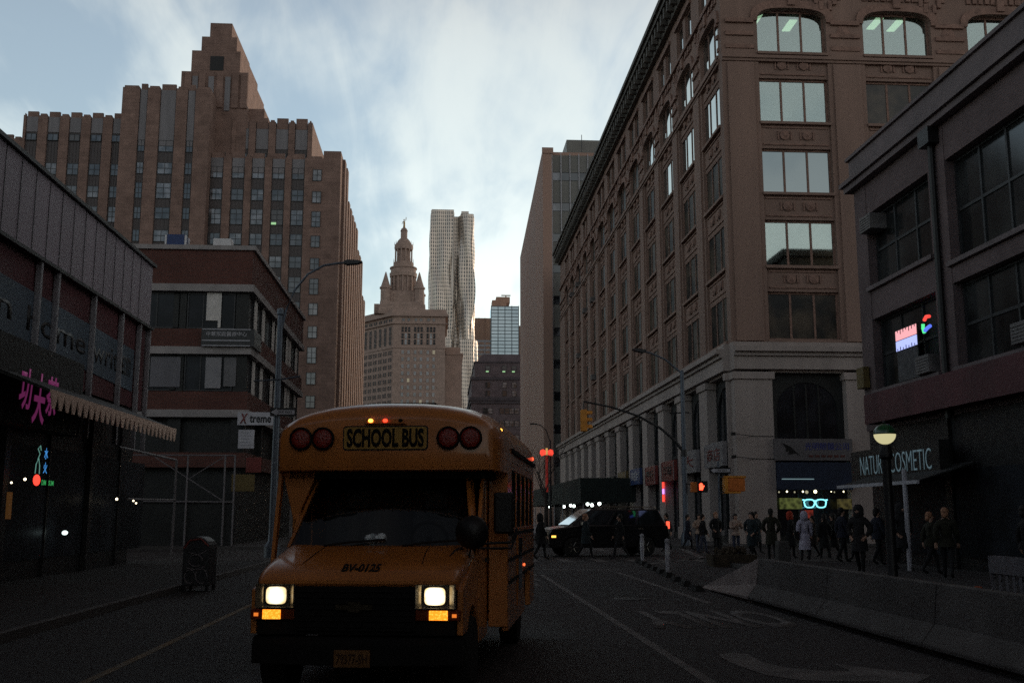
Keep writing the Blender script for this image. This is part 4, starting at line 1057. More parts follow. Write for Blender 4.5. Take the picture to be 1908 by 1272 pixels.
# awning front bar, post and lettering of the cosmetics shop
t = thing('awning', 'thin pale awning bar on a white post under the cosmetics sign', 'awning', (13.2, 32, 0.13))
b = MB(); b.box(-.04, .04, -3.4, 2.6, 2.42, 2.52); part('front_bar', b, M['offwhite'], t)
b = MB(); b.tube([(0, -2.55, 0), (0, -2.55, 2.85)], .07, 8); part('post', b, M['offwhite'], t)
b = MB(); b.prism([(0, 2.5), (1.75, 3.05), (1.75, 3.0), (0, 2.47)], -3.3, 2.5); part('canvas', b, M['darkwall'], t)
t = thing('cosmetics_sign', 'pale blue channel letters on a dark fascia of the corner cosmetics shop', 'sign', (14.25, 32.6, 3.34))
b = MB(); b.box(0, .3, -3.2, 3.4, -.55, .5); part('board', b, M['black'], t)
ce = emit('pale_blue_letters', (.28,.43,.5), .13)
link('lettering', text_mesh('NATURE', ce, h=.62, w=2.05, bold=-.012), t, (-.01, 1.55, -.02), (pi/2, 0, -pi/2))
link('lettering', text_mesh('COSMETIC', ce, h=.62, w=2.9, bold=-.012), t, (-.01, -1.25, -.02), (pi/2, 0, -pi/2))
# lit window sign and small neon
t = thing('lit_window_sign', 'bright pink over pale blue lit sign hanging in the corner upstairs window', 'sign', (14.98, 32.65, 7.0)); t.scale = (1, 1, .74)
b = MB(); b.box(-.0, .05, -.8, .8, -.02, .98); part('frame', b, M['black'], t)
b = MB(); b.box(-.02, -.001, -.76, .76, .5, .93); part('pink_panel', b, emit('pink_panel', (.95,.42,.45), .8), t)
b = MB(); b.box(-.02, -.001, -.76, .76, .03, .46); part('blue_panel', b, emit('blue_panel', (.45,.52,1), .85), t)
b = MB()
for q in range(7): b.box(-.03, -.021, -.7+.21*q, -.66+.21*q, .84-.05*(q % 3), .93); b.box(-.03, -.021, -.65+.21*q, -.61+.21*q, .03, .12+.06*(q % 2))
part('strokes', b, M['black'], t)
t = thing('neon_symbol', 'small red, green and blue neon symbol in the upstairs corner window', 'neon sign', (14.95, 31.1, 7.32))
for nm, P, c in (('red_tube', [(0,.15,.36),(0,0,.45),(0,-.2,.42)], (1,.08,.06)), ('green_tube', [(0,.25,.26),(0,.27,.12),(0,.2,-.02)], (.1,.9,.3)), ('blue_tube', [(0,.15,.03),(0,0,.08),(0,-.22,.12)], (.12,.2,1))):
    b = MB(); b.tube(P, .055, 8); part(nm, b, emit(nm, c, .8), t)
b = MB(); b.box(14.98, 15.02, 31.9, 33.4, 6.0, 7.1); single('window_poster', b, mat('faded_poster', (.07,.07,.075), .7, .5, 2.5), 'faded poster below the pink and blue window sign', 'poster')
b = MB(); b.box(-.12, .12, -.3, .3, 0, .75); single('hanging_sign', b, M['signyellow'], 'small yellow blade sign at the corner of the grey brick building', 'sign', (14.85, 36.0, 6.1), bevel=.02)

# shop signs along the loft building
def shopsign(y, z, w, h, mt, lab, letters=None, lm=None, x=LX-.5):
    t = thing('shop_sign', lab, 'sign', (x, y, z), -pi/2, 'shop signs along the loft building')
    b = MB(); b.box(-w/2, w/2, 0, .25, 0, h); part('board', b, mt, t, bevel=.02)
    if letters: link('lettering', text_mesh(letters, lm or M['black'], h=h*.55, w=w*.7, bold=.01), t, (0, -.012, h*.5), (pi/2, 0, 0))
    b = MB()
    for q in (-w/2+.05, w/2-.15): b.box(q, q+.1, -.02, -.001, .05, h-.05)
    part('trim', b, M['greysign'], t)
yc = [LY+2.9+6.35*k for k in range(8)]
shopsign(yc[0], 4.4, 4.3, 1.4, M['greysign'], 'pale shop sign with red lettering nearest the far corner', '商店', M['signred'])
shopsign(yc[1], 4.3, 4.3, 1.4, M['greysign'], 'pale shop sign with one big red character, second from the corner', '大', M['signred'])
shopsign(yc[2], 4.0, 4.3, 1.4, M['signred'], 'dull red shop sign, third from the corner', '海味', M['darkwall'])
shopsign(yc[3], 3.9, 4.0, 1.4, M['signred'], 'dull red shop sign, fourth from the corner', '藥行', M['darkwall'])
shopsign(yc[4], 4.1, 4.2, 1.3, M['signblue'], 'blue shop sign along the loft building', '眼', M['offwhite'])
shopsign(yc[5], 4.2, 4.2, 1.2, M['signyellow'], 'dull yellow shop sign beyond the blue one')
shopsign(yc[6], 4.0, 4.0, 1.2, M['darkwall'], 'dark shop sign with a small lit edge beyond the yellow one')
# optician's sign, neon glasses and interior lights on the front
t = thing('optician_sign', 'long pale fascia sign with a dark bird and blue characters above the corner shop', 'sign', (LX+4.3, LY-.45, 4.65))
b = MB(); b.box(-2.2, 2.2, 0, .3, 0, 1.2); part('board', b, mat('grey_sign_board', (.13,.122,.13), .6, .2, 1), t)
b = MB(); b.prism([(-1.75, .95), (-1.3, .75), (-1.05, .5), (-.75, .25), (-1.05, .4), (-1.25, .35), (-1.45, .3), (-1.4, .5), (-1.6, .45), (-1.55, .65)], -.02, -.001); part('bird_emblem', b, M['black'], t)
link('lettering', text_mesh('光明眼鏡公司', emit('blue_letters', (.02,.03,.2), .05), h=.42, w=2.5), t, (.75, -.012, .78), (pi/2, 0, 0))
b = MB()
for q in range(6): b.box(-.3+.36*q, -.05+.36*q, -.02, -.001, .18, .3)
part('red_line', b, mat('dim_red', (.1,.03,.025), .6), t)
t = thing('neon_glasses', 'glowing cyan neon sign shaped like a pair of eyeglasses in the shop window', 'neon sign', (LX+4.33, LY-.2, 2.3))
gm = emit('cyan_neon', (.24,.82,.92), 1.25)
for s_ in (-1, 1):
    b = MB(); P = []
    for q in range(25):
        a = 2*pi*q/24; x = .27*math.copysign(abs(cos(a))**.75, cos(a)); z = .22*math.copysign(abs(sin(a))**.75, sin(a)); P.append((s_*(.33+x*(1+.12*(z > 0))), 0, z))
    b.tube(P, .04, 6); b.tube([(s_*.6, 0, .19), (s_*.7, 0, .2)], .045, 6); part('lens_tube', b, gm, t)
b = MB(); b.tube([(-.07, 0, .12), (0, 0, .15), (.07, 0, .12)], .04, 6); part('bridge', b, gm, t)
bulb = MB(); bulb.ball((0,0,0), .05, n=8, m=5)
lamp_first = None
for k, (dx, e) in enumerate(((2.75, 1), (3.65, 1), (4.35, 1.9), (5.25, .6), (5.95, .8))):
    lab = 'small warm shop ceiling spotlight, %s above the neon glasses' % ('leftmost', 'second from left', 'big bright middle one', 'fourth from left', 'rightmost')[k]
    if not lamp_first: lamp_first = single('spotlight', bulb, emit('warm_spot', (1,.88,.55), 3.2), lab, 'spotlight', (LX+dx, LY-.25, 2.95), group='spotlights in the optician window')
    else:
        o = dup(lamp_first, (LX+dx, LY-.25, 2.95), None, lab); o.scale = (e, e, e)
def display_mat(col, st):
    m, n, l, p = nt('lit_display')
    tc = n.new('ShaderNodeTexCoord'); a = n.new('ShaderNodeTexVoronoi'); a.inputs['Scale'].default_value = 4.5; l.new(tc.outputs['Object'], a.inputs['Vector'])
    mx = n.new('ShaderNodeMix'); mx.data_type = 'RGBA'; mx.blend_type = 'MULTIPLY'; mx.inputs[0].default_value = 1; mx.inputs[6].default_value = tuple(col)+(1,); l.new(a.outputs['Distance'], mx.inputs[7])
    p.inputs['Base Color'].default_value = (.02,.02,.02,1); l.new(mx.outputs[2], p.inputs['Emission Color']); p.inputs['Emission Strength'].default_value = st
    return m
def display(x0, x1, z0, z1, col, st, lab):
    b = MB(); b.box(-(x1-x0)/2, (x1-x0)/2, 0, .06, 0, z1-z0); single('window_display', b, display_mat(col, st), lab, 'shop display', (LX+(x0+x1)/2, LY-.18, z0))
display(2.35, 3.6, 2.0, 2.6, (.16,.19,.05), .3, 'dim yellow-green lit display at the left of the optician window')
display(5.6, 6.4, 2.0, 2.55, (.12,.1,.03), .3, 'dim yellow lit display at the right of the optician window')
display(3.75, 4.2, 1.5, 1.95, (.3,.03,.015), .3, 'dim red lit display below the neon glasses')
b = MB(); b.box(-2.1, 2.1, 0, .3, 0, 1.5); single('shop_awning', b, mat('navy_awning', (.02,.03,.06), .8, .3, 1), 'navy shop awning under the bird sign', 'awning', (LX+4.3, LY-.5, 3.05))
b = MB(); b.box(-.9, .9, 0, .04, 0, .05); single('strip_light', b, emit('dim_strip', (.4,.6,.65), .25), 'thin pale strip light across the navy awning', 'light', (LX+3.3, LY-.56, 3.6))
t = thing('neon_sign', 'upright red neon sign with a violet middle in a shop doorway', 'neon sign', (LX-.4, 75.3, 2.6), -pi/2)
for nm, z0, z1, c in (('upper_tube', .95, 1.6, (1,.06,.04)), ('middle_tube', .55, .92, (.75,.3,1)), ('lower_tube', 0, .52, (1,.06,.04))):
    b = MB(); b.box(-.22, .22, 0, .08, z0, z1); part(nm, b, emit(nm, c, 1.1), t, bevel=.03)
# sidewalk shed with bulbs along the far part
t = thing('sidewalk_shed', 'dark green sidewalk shed along the far end of the loft building', 'scaffolding', (14, 110, .13))
b = MB(); b.box(-2.4, 2.15, -22, 34, 2.6, 2.8); b.box(-2.5, -2.4, -22, 34, 2.6, 4.6); b.box(-2.4, 2.15, -22.1, -22, 2.6, 4.6); part('parapet', b, mat('green_plywood', (.014,.022,.02), .8, .3, .6), t)
for k in range(8):
    b = MB(); b.tube([(-2.2, -21.5+7.8*k, 0), (-2.2, -21.5+7.8*k, 2.6)], .06, 6); part('post', b, M['galv'], t)
bf = None
for k, (px, z, y) in enumerate(((12.3, 2.55, 122), (12.4, 2.5, 108), (12.6, 2.58, 104), (12.6, 2.5, 101.5), (12.7, 2.6, 92.5), (12.95, 2.5, 91.5), (13.3, 2.6, 89.5))):
    lab = 'bright bulb under the sidewalk shed, ' + ('farthest and dimmest', 'first of the middle three', 'middle of the middle three', 'last of the middle three', 'left of the near three', 'lowest of the near three', 'nearest, rightmost one')[k]
    if not bf: bf = single('shed_bulb', bulb, emit('cool_bulb', (.85,1,.92), 4), lab, 'bulb', (px, y, z), group='bulbs under the sidewalk shed'); bf.scale = (2.2, 2.2, 2.2)
    else: o = dup(bf, (px, y, z), None, lab); o.scale = (3, 3, 3)
# red ornament lamp on the far kerb and a far lamp post
t = thing('red_ornament_lamp', 'red glowing butterfly-shaped street ornament on a red pole', 'ornament', (9.85, 100, 0))
rg = emit('red_glow', (1,.07,.04), .9)
for s_ in (-1, 1):
    b = MB(); b.prism([(s_*.08, 7.35), (s_*.5, 7.2), (s_*.65, 7.45), (s_*.6, 7.75), (s_*.35, 7.85), (s_*.08, 7.7)], -.1, .1); part('wing', b, rg, t)
b = MB(); b.box(-.09, .09, -.12, .12, 7.3, 7.95); part('heart', b, emit('amber_glow', (.7,.4,.12), .6), t)
b = MB(); b.tube([(0, 0, 3.8), (0, 0, 7.25)], .13, 8); part('lit_shaft', b, emit('dim_red_shaft', (.5,.04,.03), .14), t)
b = MB(); b.tube([(0, 0, 0), (0, 0, 3.8)], .1, 8); part('post', b, M['darksteel'], t)
t = thing('street_lamp', 'slender far street lamp with a curved arm in front of the brown slab', 'street lamp', (10.3, 101, .13))
b = MB(); b.lathe([(.2, 0), (.13, 1), (.08, 8.6), (0, 8.7)], n=8); part('pole', b, M['darksteel'], t)
b = MB(); b.tube([(0, 0, 8.4), (-.4, 0, 9.6), (-.9, 0, 10.1), (-1.4, 0, 10.2)], .05, 6); part('arm', b, M['darksteel'], t)
b = MB(); b.box(-2.0, -1.3, -.12, .12, 10.15, 10.28); part('lamp_head', b, M['darksteel'], t, bevel=.03)
# bare tree behind
def tree(loc, h, seed, lab):
    q = random.Random(seed); t = thing('bare_tree', lab, 'tree', loc); tr = MB(); br = MB()
    tr.tube([(0,0,0), (.05,0,h*.25), (0,.05,h*.45)], .16, 7, .1)
    def grow(p, d, L, r, lev):
        e = p + d*L; br.tube([p, (p+e)/2+Vector((q.uniform(-.1,.1), q.uniform(-.1,.1), 0))*L*.4, e], r, 4, r*.6)
        if lev:
            for k in range(3): grow(e if k else (p+e)/2, (d+Vector((q.uniform(-.8,.8), q.uniform(-.8,.8), q.uniform(-.1,.6)))).normalized(), L*q.uniform(.6,.8), r*.6, lev-1)
    for k in range(4): grow(Vector((0,.05*(k % 2),h*(.33+.04*k))), Vector((q.uniform(-.7,.7), q.uniform(-.7,.7), 1)).normalized(), h*.22, .06, 3)
    part('trunk', tr, mat('bark', (.06,.05,.045), .9), t); part('branch', br, mat('bark_twig', (.07,.055,.05), .9), t)
tree((8.9, 92, .13), 8.5, 3, 'bare winter street tree in front of the brown slab')
tree((-13.5, 120, .13), 12, 5, 'bare winter street tree behind the brick building')

# ------------------------------------------------------------------ left side bits
b = MB(); b.ball((0,0,0), .06, .16, .06); single('shop_lamp', b, emit('white_lamp', (.8,1,.95), 1.3), 'bright white oval lamp low in the dark left shopfront', 'lamp', (-9.85, 28.5, 1.23))
t = thing('neon_shop_sign', 'upright shop neon with green figure, blue characters and a red lantern', 'neon sign', (-9.5, 25.45, 2.45)); t.scale = (.55,)*3
b = MB(); b.tube([(0,-.35,.35), (0,-.3,.75), (0,-.05,1.0), (0,.1,.7), (0,.12,.35)], .018, 6); b.tube([(0,-.15,.95), (0,.05,1.2), (0,-.2,1.4), (0,.05,1.55), (0,.15,1.35)], .018, 6); part('green_figure', b, emit('pale_green_neon', (.2,.5,.42), .35), t)
bl = emit('blue_neon', (.06,.3,.75), .8)
for k, ch in enumerate('水火'): link('blue_characters', text_mesh(ch, bl, h=.48, w=.42), t, (0, .75, 1.25-.62*k), (pi/2, 0, pi/2))
b = MB(); b.ball((0, -.12, .08), .1, .32, .24); part('red_lantern', b, emit('red_lantern', (1,.05,.03), 1.6), t)
gg = emit('green_neon', (.04,.38,.1), .5)
for k, s_ in enumerate(('DIM', 'SUM')): link('green_letters', text_mesh(s_, gg, h=.22, w=.5+.1*k, bold=.02), t, (0, .7+.85*k, .0), (pi/2, 0, pi/2))
bf = None
for k, (y, z, e) in enumerate(((24.95, 2.5, .5), (25.75, 2.45, .6), (31.9, 2.15, .8), (33.6, 2.12, .6), (33.9, 2.05, .6), (24.2, 2.4, .5))):
    lab = 'tiny warm bulb in the left shops, ' + ('left of the red lantern', 'right of the red lantern', 'alone midway along the shopfront', 'upper of the last pair', 'lower of the last pair', 'by the amber doorway')[k]
    if not bf: bf = single('shop_bulb', bulb, emit('warm_bulb', (1,.85,.6), 2.5), lab, 'bulb', (-9.6, y, z), group='tiny bulbs in the left shops'); bf.scale = (.7,)*3
    else: o = dup(bf, (-9.6, y, z), None, lab); o.scale = (e,)*3
b = MB(); b.box(-.03, .03, -.05, .12, 0, .6); single('lit_doorway_panel', b, emit('amber_panel', (.5,.22,.06), .05), 'dim amber lit panel at the far left of the dark shops', 'light panel', (-9.75, 24.5, 1.6))
# canopy frame and scaffold
t = thing('canopy_frame', 'thin pale pole frame of a canopy at the near left corner', 'frame', (-9.9, 37, .13))
b = MB(); b.tube([(.0, 2.8, 0), (.02, 2.8, 3.55)], .045, 6); part('post', b, M['dimgalv'], t)
b = MB(); b.tube([(0, -4.2, 3.6), (0, 2.8, 3.56)], .045, 6); part('top_rail', b, M['dimgalv'], t)
b = MB(); b.tube([(0, -3, 2.05), (.05, 2.8, 2.1)], .035, 6); part('middle_rail', b, M['dimgalv'], t)
t = thing('scaffold_frame', 'pale braced scaffold frame in front of the brick corner building', 'scaffolding', (-13, 55.5, .13))
for x in (-4.2, -.2, 1.7, 2.2):
    b = MB(); b.tube([(x, 0, 0), (x, 0, 4.6)], .05, 6); part('post', b, M['dimgalv'], t)
b = MB(); b.tube([(-4.2, 0, 4.6), (2.2, 0, 4.6)], .045, 6); b.tube([(-4.2, 0, 2.25), (2.2, 0, 2.2)], .045, 6); b.tube([(-1.9, 0, 4.5), (1.6, 0, 2.3)], .03, 6); b.tube([(1.6, 0, 4.5), (-.1, 0, 3.4)], .025, 6); part('rail', b, M['dimgalv'], t, label='rails and diagonal braces')
b = MB(); b.box(-4.2, 2.2, .1, .14, 0, 2.2); part('hoarding', b, M['darkwall'], t)
t = thing('shop_sign', 'white shop sign with a big red initial at the brick building corner', 'sign', (-10.15, 57.2, 6.75))
b = MB(); b.box(-.95, .95, 0, .2, -.3, .4); part('board', b, M['offwhite'], t)
link('lettering', text_mesh('X', M['signred'], h=.55, w=.42, bold=.03, shear=.2), t, (-.62, -.012, .05), (pi/2, 0, 0))
link('lettering', text_mesh('treme', M['black'], h=.38, w=1.15, bold=.02), t, (.27, -.012, .03), (pi/2, 0, 0))
t = thing('notice_board', 'pale notice board with lines of print under the red-lettered sign', 'sign', (-10.6, 57.2, 5.2))
b = MB(); b.box(-.42, .42, 0, .1, 0, 1.0); part('board', b, M['offwhite'], t)
b = MB()
for q in range(5): b.box(-.3, .3-.08*(q % 3), -.01, -.001, .15+.17*q, .2+.17*q)
part('print', b, M['galv'], t)
b = MB(); b.box(-.4, .4, 0, .1, 0, .8); single('shop_sign', b, M['signred'], 'small dull red shop sign low on the brick building', 'sign', (-10.1, 56.9, 3.9), bevel=.02)
b = MB(); b.box(-.6, .6, 0, .1, 0, .9); single('shop_sign', b, M['signyellow'], 'small dull yellow shop sign low on the brick building', 'sign', (-10.6, 56.8, 2.9), bevel=.02)
# mailbox with graffiti
t = thing('mailbox', 'battered dark mailbox with a reddish top and pale graffiti scribbles', 'mailbox', (-5.5, 24.7, 0), -.1)
b = MB(); P = [(-.3, .12), (.3, .12), (.3, .95)] + [(.3*cos(a), .95+.26*sin(a)) for a in [pi*q/10 for q in range(1, 10)]] + [(-.3, .95)]
b.prism(P, -.28, .28); part('body', b, mat('mailbox_paint', (.024,.026,.03), .5, .4, 3), t, bevel=.02)
for sx in (-.26, .26):
    for sy in (-.24, .24): b = MB(); b.box(sx-.03, sx+.03, sy-.03, sy+.03, 0, .12); part('leg', b, M['black'], t)
b = MB(); b.tube([(-.28, -.29, .95), (-.15, -.29, 1.12), (.1, -.29, 1.16), (.28, -.29, 1.0)], .02, 5); part('red_graffiti', b, mat('graffiti_red', (.22,.05,.04), .7), t)
b = MB(); g = .012
for cx, cz, rx, rz in ((-.12, .33, .12, .15), (.14, .34, .13, .16), (0, .68, .16, .13)):
    b.tube([(cx+rx*cos(a), -.29, cz+rz*sin(a)) for a in [2*pi*q/14 for q in range(13)]], g, 5)
b.tube([(-.2, -.29, .52), (0, -.29, .48), (.22, -.29, .55)], g, 5); b.tube([(-.18, -.29, .86), (.05, -.29, .8), (.24, -.29, .9)], g, 5)
part('pale_graffiti', b, M['dimgalv'], t)

# ------------------------------------------------------------------ right side bits
def litter(loc, lab):
    t = thing('litter_basket', lab, 'litter bin', loc, 0, 'litter bins')
    b = MB(); b.lathe([(.2, 0), (.22, .05), (.29, .85), (.29, .9), (.26, .9), (.2, .1)], n=16); part('basket', b, M['darksteel'], t, smooth=30)
    b = MB(); b.lathe([(.3, .68), (.31, .92), (.27, .93), (.25, .85)], n=16); part('liner', b, mat('grey_liner', (.12,.12,.13), .6), t, smooth=True)
    return t
litter((13.6, 51.8, 0), 'small litter basket with a pale liner near the red-hand signal')
t = thing('barricade', 'pale crowd barricade with upright bars behind the concrete barrier', 'barricade', (7.05, 13.1, 0), -pi/2*1.02)
b = MB(); b.box(-.25, 2.4, -.03, .03, .96, 1.18); part('top_board', b, M['galv'], t)
b = MB(); b.tube([(-.22, 0, .05), (-.22, 0, 1.18)], .035, 6); b.tube([(2.35, 0, .05), (2.35, 0, 1.18)], .035, 6); b.tube([(-.22, 0, .15), (2.35, 0, .15)], .025, 6); part('frame', b, M['galv'], t)
for k in range(14):
    b = MB(); b.box(-.05+.17*k, .02+.17*k, -.012, .012, .17, .96); part('bar', b, M['galv'], t)
b = MB(); b.lathe([(.25, 0), (.25, .05), (.17, .06), (.14, .35), (.1, .62), (.05, .75), (0, .76)], n=14)
single('traffic_cone', b, mat('dim_orange', (.4,.09,.03), .7, .3, 4), 'orange cone behind the barrier next to the barricade', 'traffic cone', (7.15, 13.9, 0), smooth=30)
b = MB(); b.frus(-.22, .22, -.22, .22, 0, -.17, .17, -.17, .17, .75); single('stone_bollard', b, M['kerb'], 'short pale stone bollard among the waiting pedestrians', 'bollard', (10.7, 33.0, .13), bevel=.03)
b = MB()
for k in range(40):
    a = R.random()*2*pi; r = R.random()*.6; b.ball((r*cos(a), r*sin(a)*.6, .4+R.random()*.2), .05+R.random()*.06, n=6, m=4)
b.frus(-.7, .7, -.4, .4, 0, -.75, .75, -.45, .45, .4); single('planter', b, mat('dead_planter', (.06,.045,.03), .9, .5, 4), 'low brown planter behind the sloped barrier end', 'planter', (9.6, 35, 0))
def headlens(name, st, cx):
    # lamp lens: hot centre, warmer dimmer rim, fluted glass
    m, n, l, p = nt(name)
    tc = n.new('ShaderNodeTexCoord'); sp = n.new('ShaderNodeSeparateXYZ'); l.new(tc.outputs['Object'], sp.inputs[0])
    cb = n.new('ShaderNodeCombineXYZ'); l.new(sp.outputs[0], cb.inputs[0]); l.new(sp.outputs[2], cb.inputs[1])
    sb_ = n.new('ShaderNodeVectorMath'); sb_.operation = 'DISTANCE'; l.new(cb.outputs[0], sb_.inputs[0]); sb_.inputs[1].default_value = (cx, .968, 0)
    b = n.new('ShaderNodeTexNoise'); b.inputs['Scale'].default_value = 22; l.new(tc.outputs['Object'], b.inputs['Vector'])
    ad = n.new('ShaderNodeMath'); ad.operation = 'MULTIPLY_ADD'; ad.inputs[1].default_value = .05; l.new(b.outputs[0], ad.inputs[0]); l.new(sb_.outputs['Value'], ad.inputs[2])
    r = n.new('ShaderNodeValToRGB'); e = r.color_ramp.elements
    e[0].position = .03; e[0].color = (1, .95, .78, 1); e[1].position = .125; e[1].color = (.5, .36, .17, 1); x = e.new(.09); x.color = (.95, .82, .55, 1)
    l.new(ad.outputs[0], r.inputs[0]); l.new(r.outputs[0], p.inputs['Emission Color']); p.inputs['Emission Strength'].default_value = st
    p.inputs['Base Color'].default_value = (.5,.5,.45,1); p.inputs['Roughness'].default_value = .15
    return m
HL = headlens('headlight_lit', .95, -.735); HR = headlens('headlight_lit_bright', 1.25, .735)
# ================================================================== school bus
def paint(name, col, rough=.35, dirt=.25):
    m, n, l, p = nt(name)
    tc = n.new('ShaderNodeTexCoord'); a = n.new('ShaderNodeTexNoise'); a.inputs['Scale'].default_value = 1.6; a.inputs['Detail'].default_value = 8; a.inputs['Roughness'].default_value = .7
    l.new(tc.outputs['Object'], a.inputs['Vector'])
    r = n.new('ShaderNodeValToRGB'); r.color_ramp.elements[0].position = .3; r.color_ramp.elements[1].position = .62
    r.color_ramp.elements[0].color = tuple(c*(1-dirt) for c in col)+(1,); r.color_ramp.elements[1].color = tuple(col)+(1,)
    l.new(a.outputs[0], r.inputs[0]); l.new(r.outputs[0], p.inputs['Base Color'])
    mr = n.new('ShaderNodeMapRange'); mr.inputs['To Min'].default_value = rough+.2; mr.inputs['To Max'].default_value = rough-.05; l.new(a.outputs[0], mr.inputs['Value']); l.new(mr.outputs[0], p.inputs['Roughness'])
    p.inputs['Coat Weight'].default_value = .6; p.inputs['Coat Roughness'].default_value = .12
    return m
M['bus'] = paint('school_bus_yellow', (.62,.212,.036), .42, .35)
M['busdark'] = mat('dark_trim', (.005,.005,.0055), .9, .3, 3, .1, 20)
M['chrome'] = mat('dull_chrome', (.4,.36,.3), .25, .15, 4, .05, 20, metal=.9)
M['lensred'] = mat('red_lens', (.26,.025,.015), .25, .2, 8, .3, 60, spec=.6)
M['plate'] = mat('amber_plate', (.16,.075,.022), .5, .25, 5, .1, 20)
M['glass_ws'] = glass('windshield_glass', .07, tint=(.75,.9,1), trans=.75, wob=.01)
bus = thing('school_bus', 'yellow short school bus with lit headlights driving towards the viewer', 'bus', (-.80, 9.79, 0), -radians(8.73))
def arch_sec(y, hw, zb, zs, zt, n=14, e=2.5):
    P = [(-hw, y, zb), (-hw, y, (zb+zs)/2)]
    for i in range(n+1):
        t = pi-pi*i/n; P.append((hw*math.copysign(abs(cos(t))**(2/e), cos(t)), y, zs+(zt-zs)*abs(sin(t))**(2/e)))
    return P + [(hw, y, (zb+zs)/2), (hw, y, zb)]
b = MB(); b.rings([arch_sec(1.27, 1.06, 2.2, 2.5, 2.68), arch_sec(1.29, 1.13, 2.16, 2.48, 2.755), arch_sec(1.36, 1.17, 2.15, 2.47, 2.82), arch_sec(1.6, 1.2, 2.15, 2.47, 2.885), arch_sec(2.05, 1.21, 2.15, 2.47, 2.93), arch_sec(2.5, 1.215, 2.15, 2.47, 2.945)])
part('front_cap', b, M['bus'], bus, smooth=35)
b = MB(); b.rings([arch_sec(2.5, 1.215, 2.3, 2.47, 2.945), arch_sec(6.3, 1.215, 2.3, 2.47, 2.945), arch_sec(6.4, 1.17, 2.3, 2.45, 2.9)]); part('roof', b, M['bus'], bus, smooth=35)
b = MB(); b.box(-1.235, 1.235, 2.52, 6.35, 2.40, 2.45); part('drip_rail', b, M['busdark'], bus)
b = MB(); b.box(-.32, .32, 2.6, 3.2, 2.93, 3.0); part('roof_hatch', b, M['busdark'], bus, bevel=.02)
# body: side walls below and between windows
b = MB()
for s_ in (-1, 1):
    X0, X1 = (1.14, 1.21) if s_ > 0 else (-1.21, -1.14)
    b.box(X0, X1, 2.15, 6.35, .95, 1.55); b.box(X0, X1, 2.15, 6.35, 2.2, 2.4)
    b.box(X0, X1, 2.15, 4.5, .45, .95); b.box(X0, X1, 5.5, 6.35, .45, .95)
    b.box(X0, X1, 2.15, 2.62, 1.55, 2.2)
    for k in range(5): b.box(X0, X1, 3.22+.72*k, 3.34+.72*k, 1.55, 2.2)
    b.box(X0, X1, 6.25, 6.35, 1.55, 2.2)
    # flared bulkhead between the van cab and the wider body
    x0, x1 = (1.0, 1.21) if s_ > 0 else (-1.21, -1.0)
    b.box(x0, x1, 2.08, 2.15, .5, 2.16)
b.box(-1.14, 1.14, 6.28, 6.35, .5, 2.4)
part('body', b, M['bus'], bus, bevel=.01)
b = MB(); b.box(-1.1, 1.1, 2.2, 6.2, .55, .62); part('floor', b, M['busdark'], bus)
b = MB()
for s_ in (-1, 1):
    X = 1.212 if s_ > 0 else -1.222
    for z in (.98, 1.22, 1.5): b.box(X, X+.012, 2.2, 6.3, z-.035, z)
part('rub_rail', b, M['busdark'], bus)
for s_ in (-1, 1):
    for k in range(6):
        y0 = 2.62+.72*k if k == 0 else 3.34+.72*(k-1); y1 = 3.22+.72*k if k < 5 else 6.25
        if y1-y0 < .2: continue
        f = MB(); X0, X1 = (1.15, 1.2) if s_ > 0 else (-1.2, -1.15)
        f.box(X0, X1, y0, y1, 1.55, 1.58); f.box(X0, X1, y0, y1, 2.17, 2.2); f.box(X0, X1, y0, y0+.03, 1.58, 2.17); f.box(X0, X1, y1-.03, y1, 1.58, 2.17); f.box(X0, X1, y0+.03, y1-.03, 1.87, 1.9)
        w = part('window', f, M['busdark'], bus)
        p = MB(); p.box((X0+X1)/2-.005, (X0+X1)/2+.005, y0+.02, y1-.02, 1.56, 2.19); part('pane', p, M['glass_dark'], w)
t = MB(); t.box(1.212, 1.222, 3.35, 4.05, .62, 1.46); d = part('emergency_door', t, M['bus'], bus, bevel=.004)
q = MB(); q.box(1.223, 1.227, 3.45, 3.95, .8, 1.42); part('door_window', q, M['glass_dark'], d)
# van cab
def cab_sec(y, hw, zb, zt, r=.16, n=5):
    P = [(-hw, y, zb)]
    for i in range(n+1):
        a = pi/2*i/n; P.append((-hw+r-r*cos(a), y, zt-r*.8+r*.8*sin(a)))
    for i in range(n+1):
        a = pi/2*(1-i/n); P.append((hw-r+r*cos(a), y, zt-r*.8+r*.8*sin(a)))
    return P + [(hw, y, zb)]
b = MB()
b.rings([cab_sec(.08, .90, 1.075, 1.105, .02), cab_sec(.13, .93, 1.02, 1.15, .08), cab_sec(.22, .945, 1.0, 1.2, .1), cab_sec(.34, .955, 1.0, 1.245, .12), cab_sec(.55, .965, 1.0, 1.295, .13), cab_sec(.85, .97, 1.0, 1.36, .14), cab_sec(1.08, .97, 1.0, 1.395, .12)])
part('hood', b, M['bus'], bus, smooth=30)
for s_ in (-1, 1):
    b = MB(); x0, x1 = (.93, .985) if s_ > 0 else (-.985, -.93)
    # fender with wheel arch, then door
    A = [(.12, 1.0), (.12, .62), (.34, .6)] + [(.83+.42*cos(a), .42+.42*sin(a)) for a in [pi-pi*q/10 for q in range(0, 11)]] + [(1.25, .42), (1.3, .42), (1.3, 1.0)]
    A = [(.12, 1.02), (.12, .62), (.40, .62)] + [(.83+.43*cos(a), .40+.43*sin(a)) for a in [pi*.83-pi*.83*q/9 for q in range(10)]] + [(1.3, .40), (1.3, 1.3), (.9, 1.26)]
    b.prism(A, x0, x1, 'x'); part('fender', b, M['bus'], bus, bevel=.012)
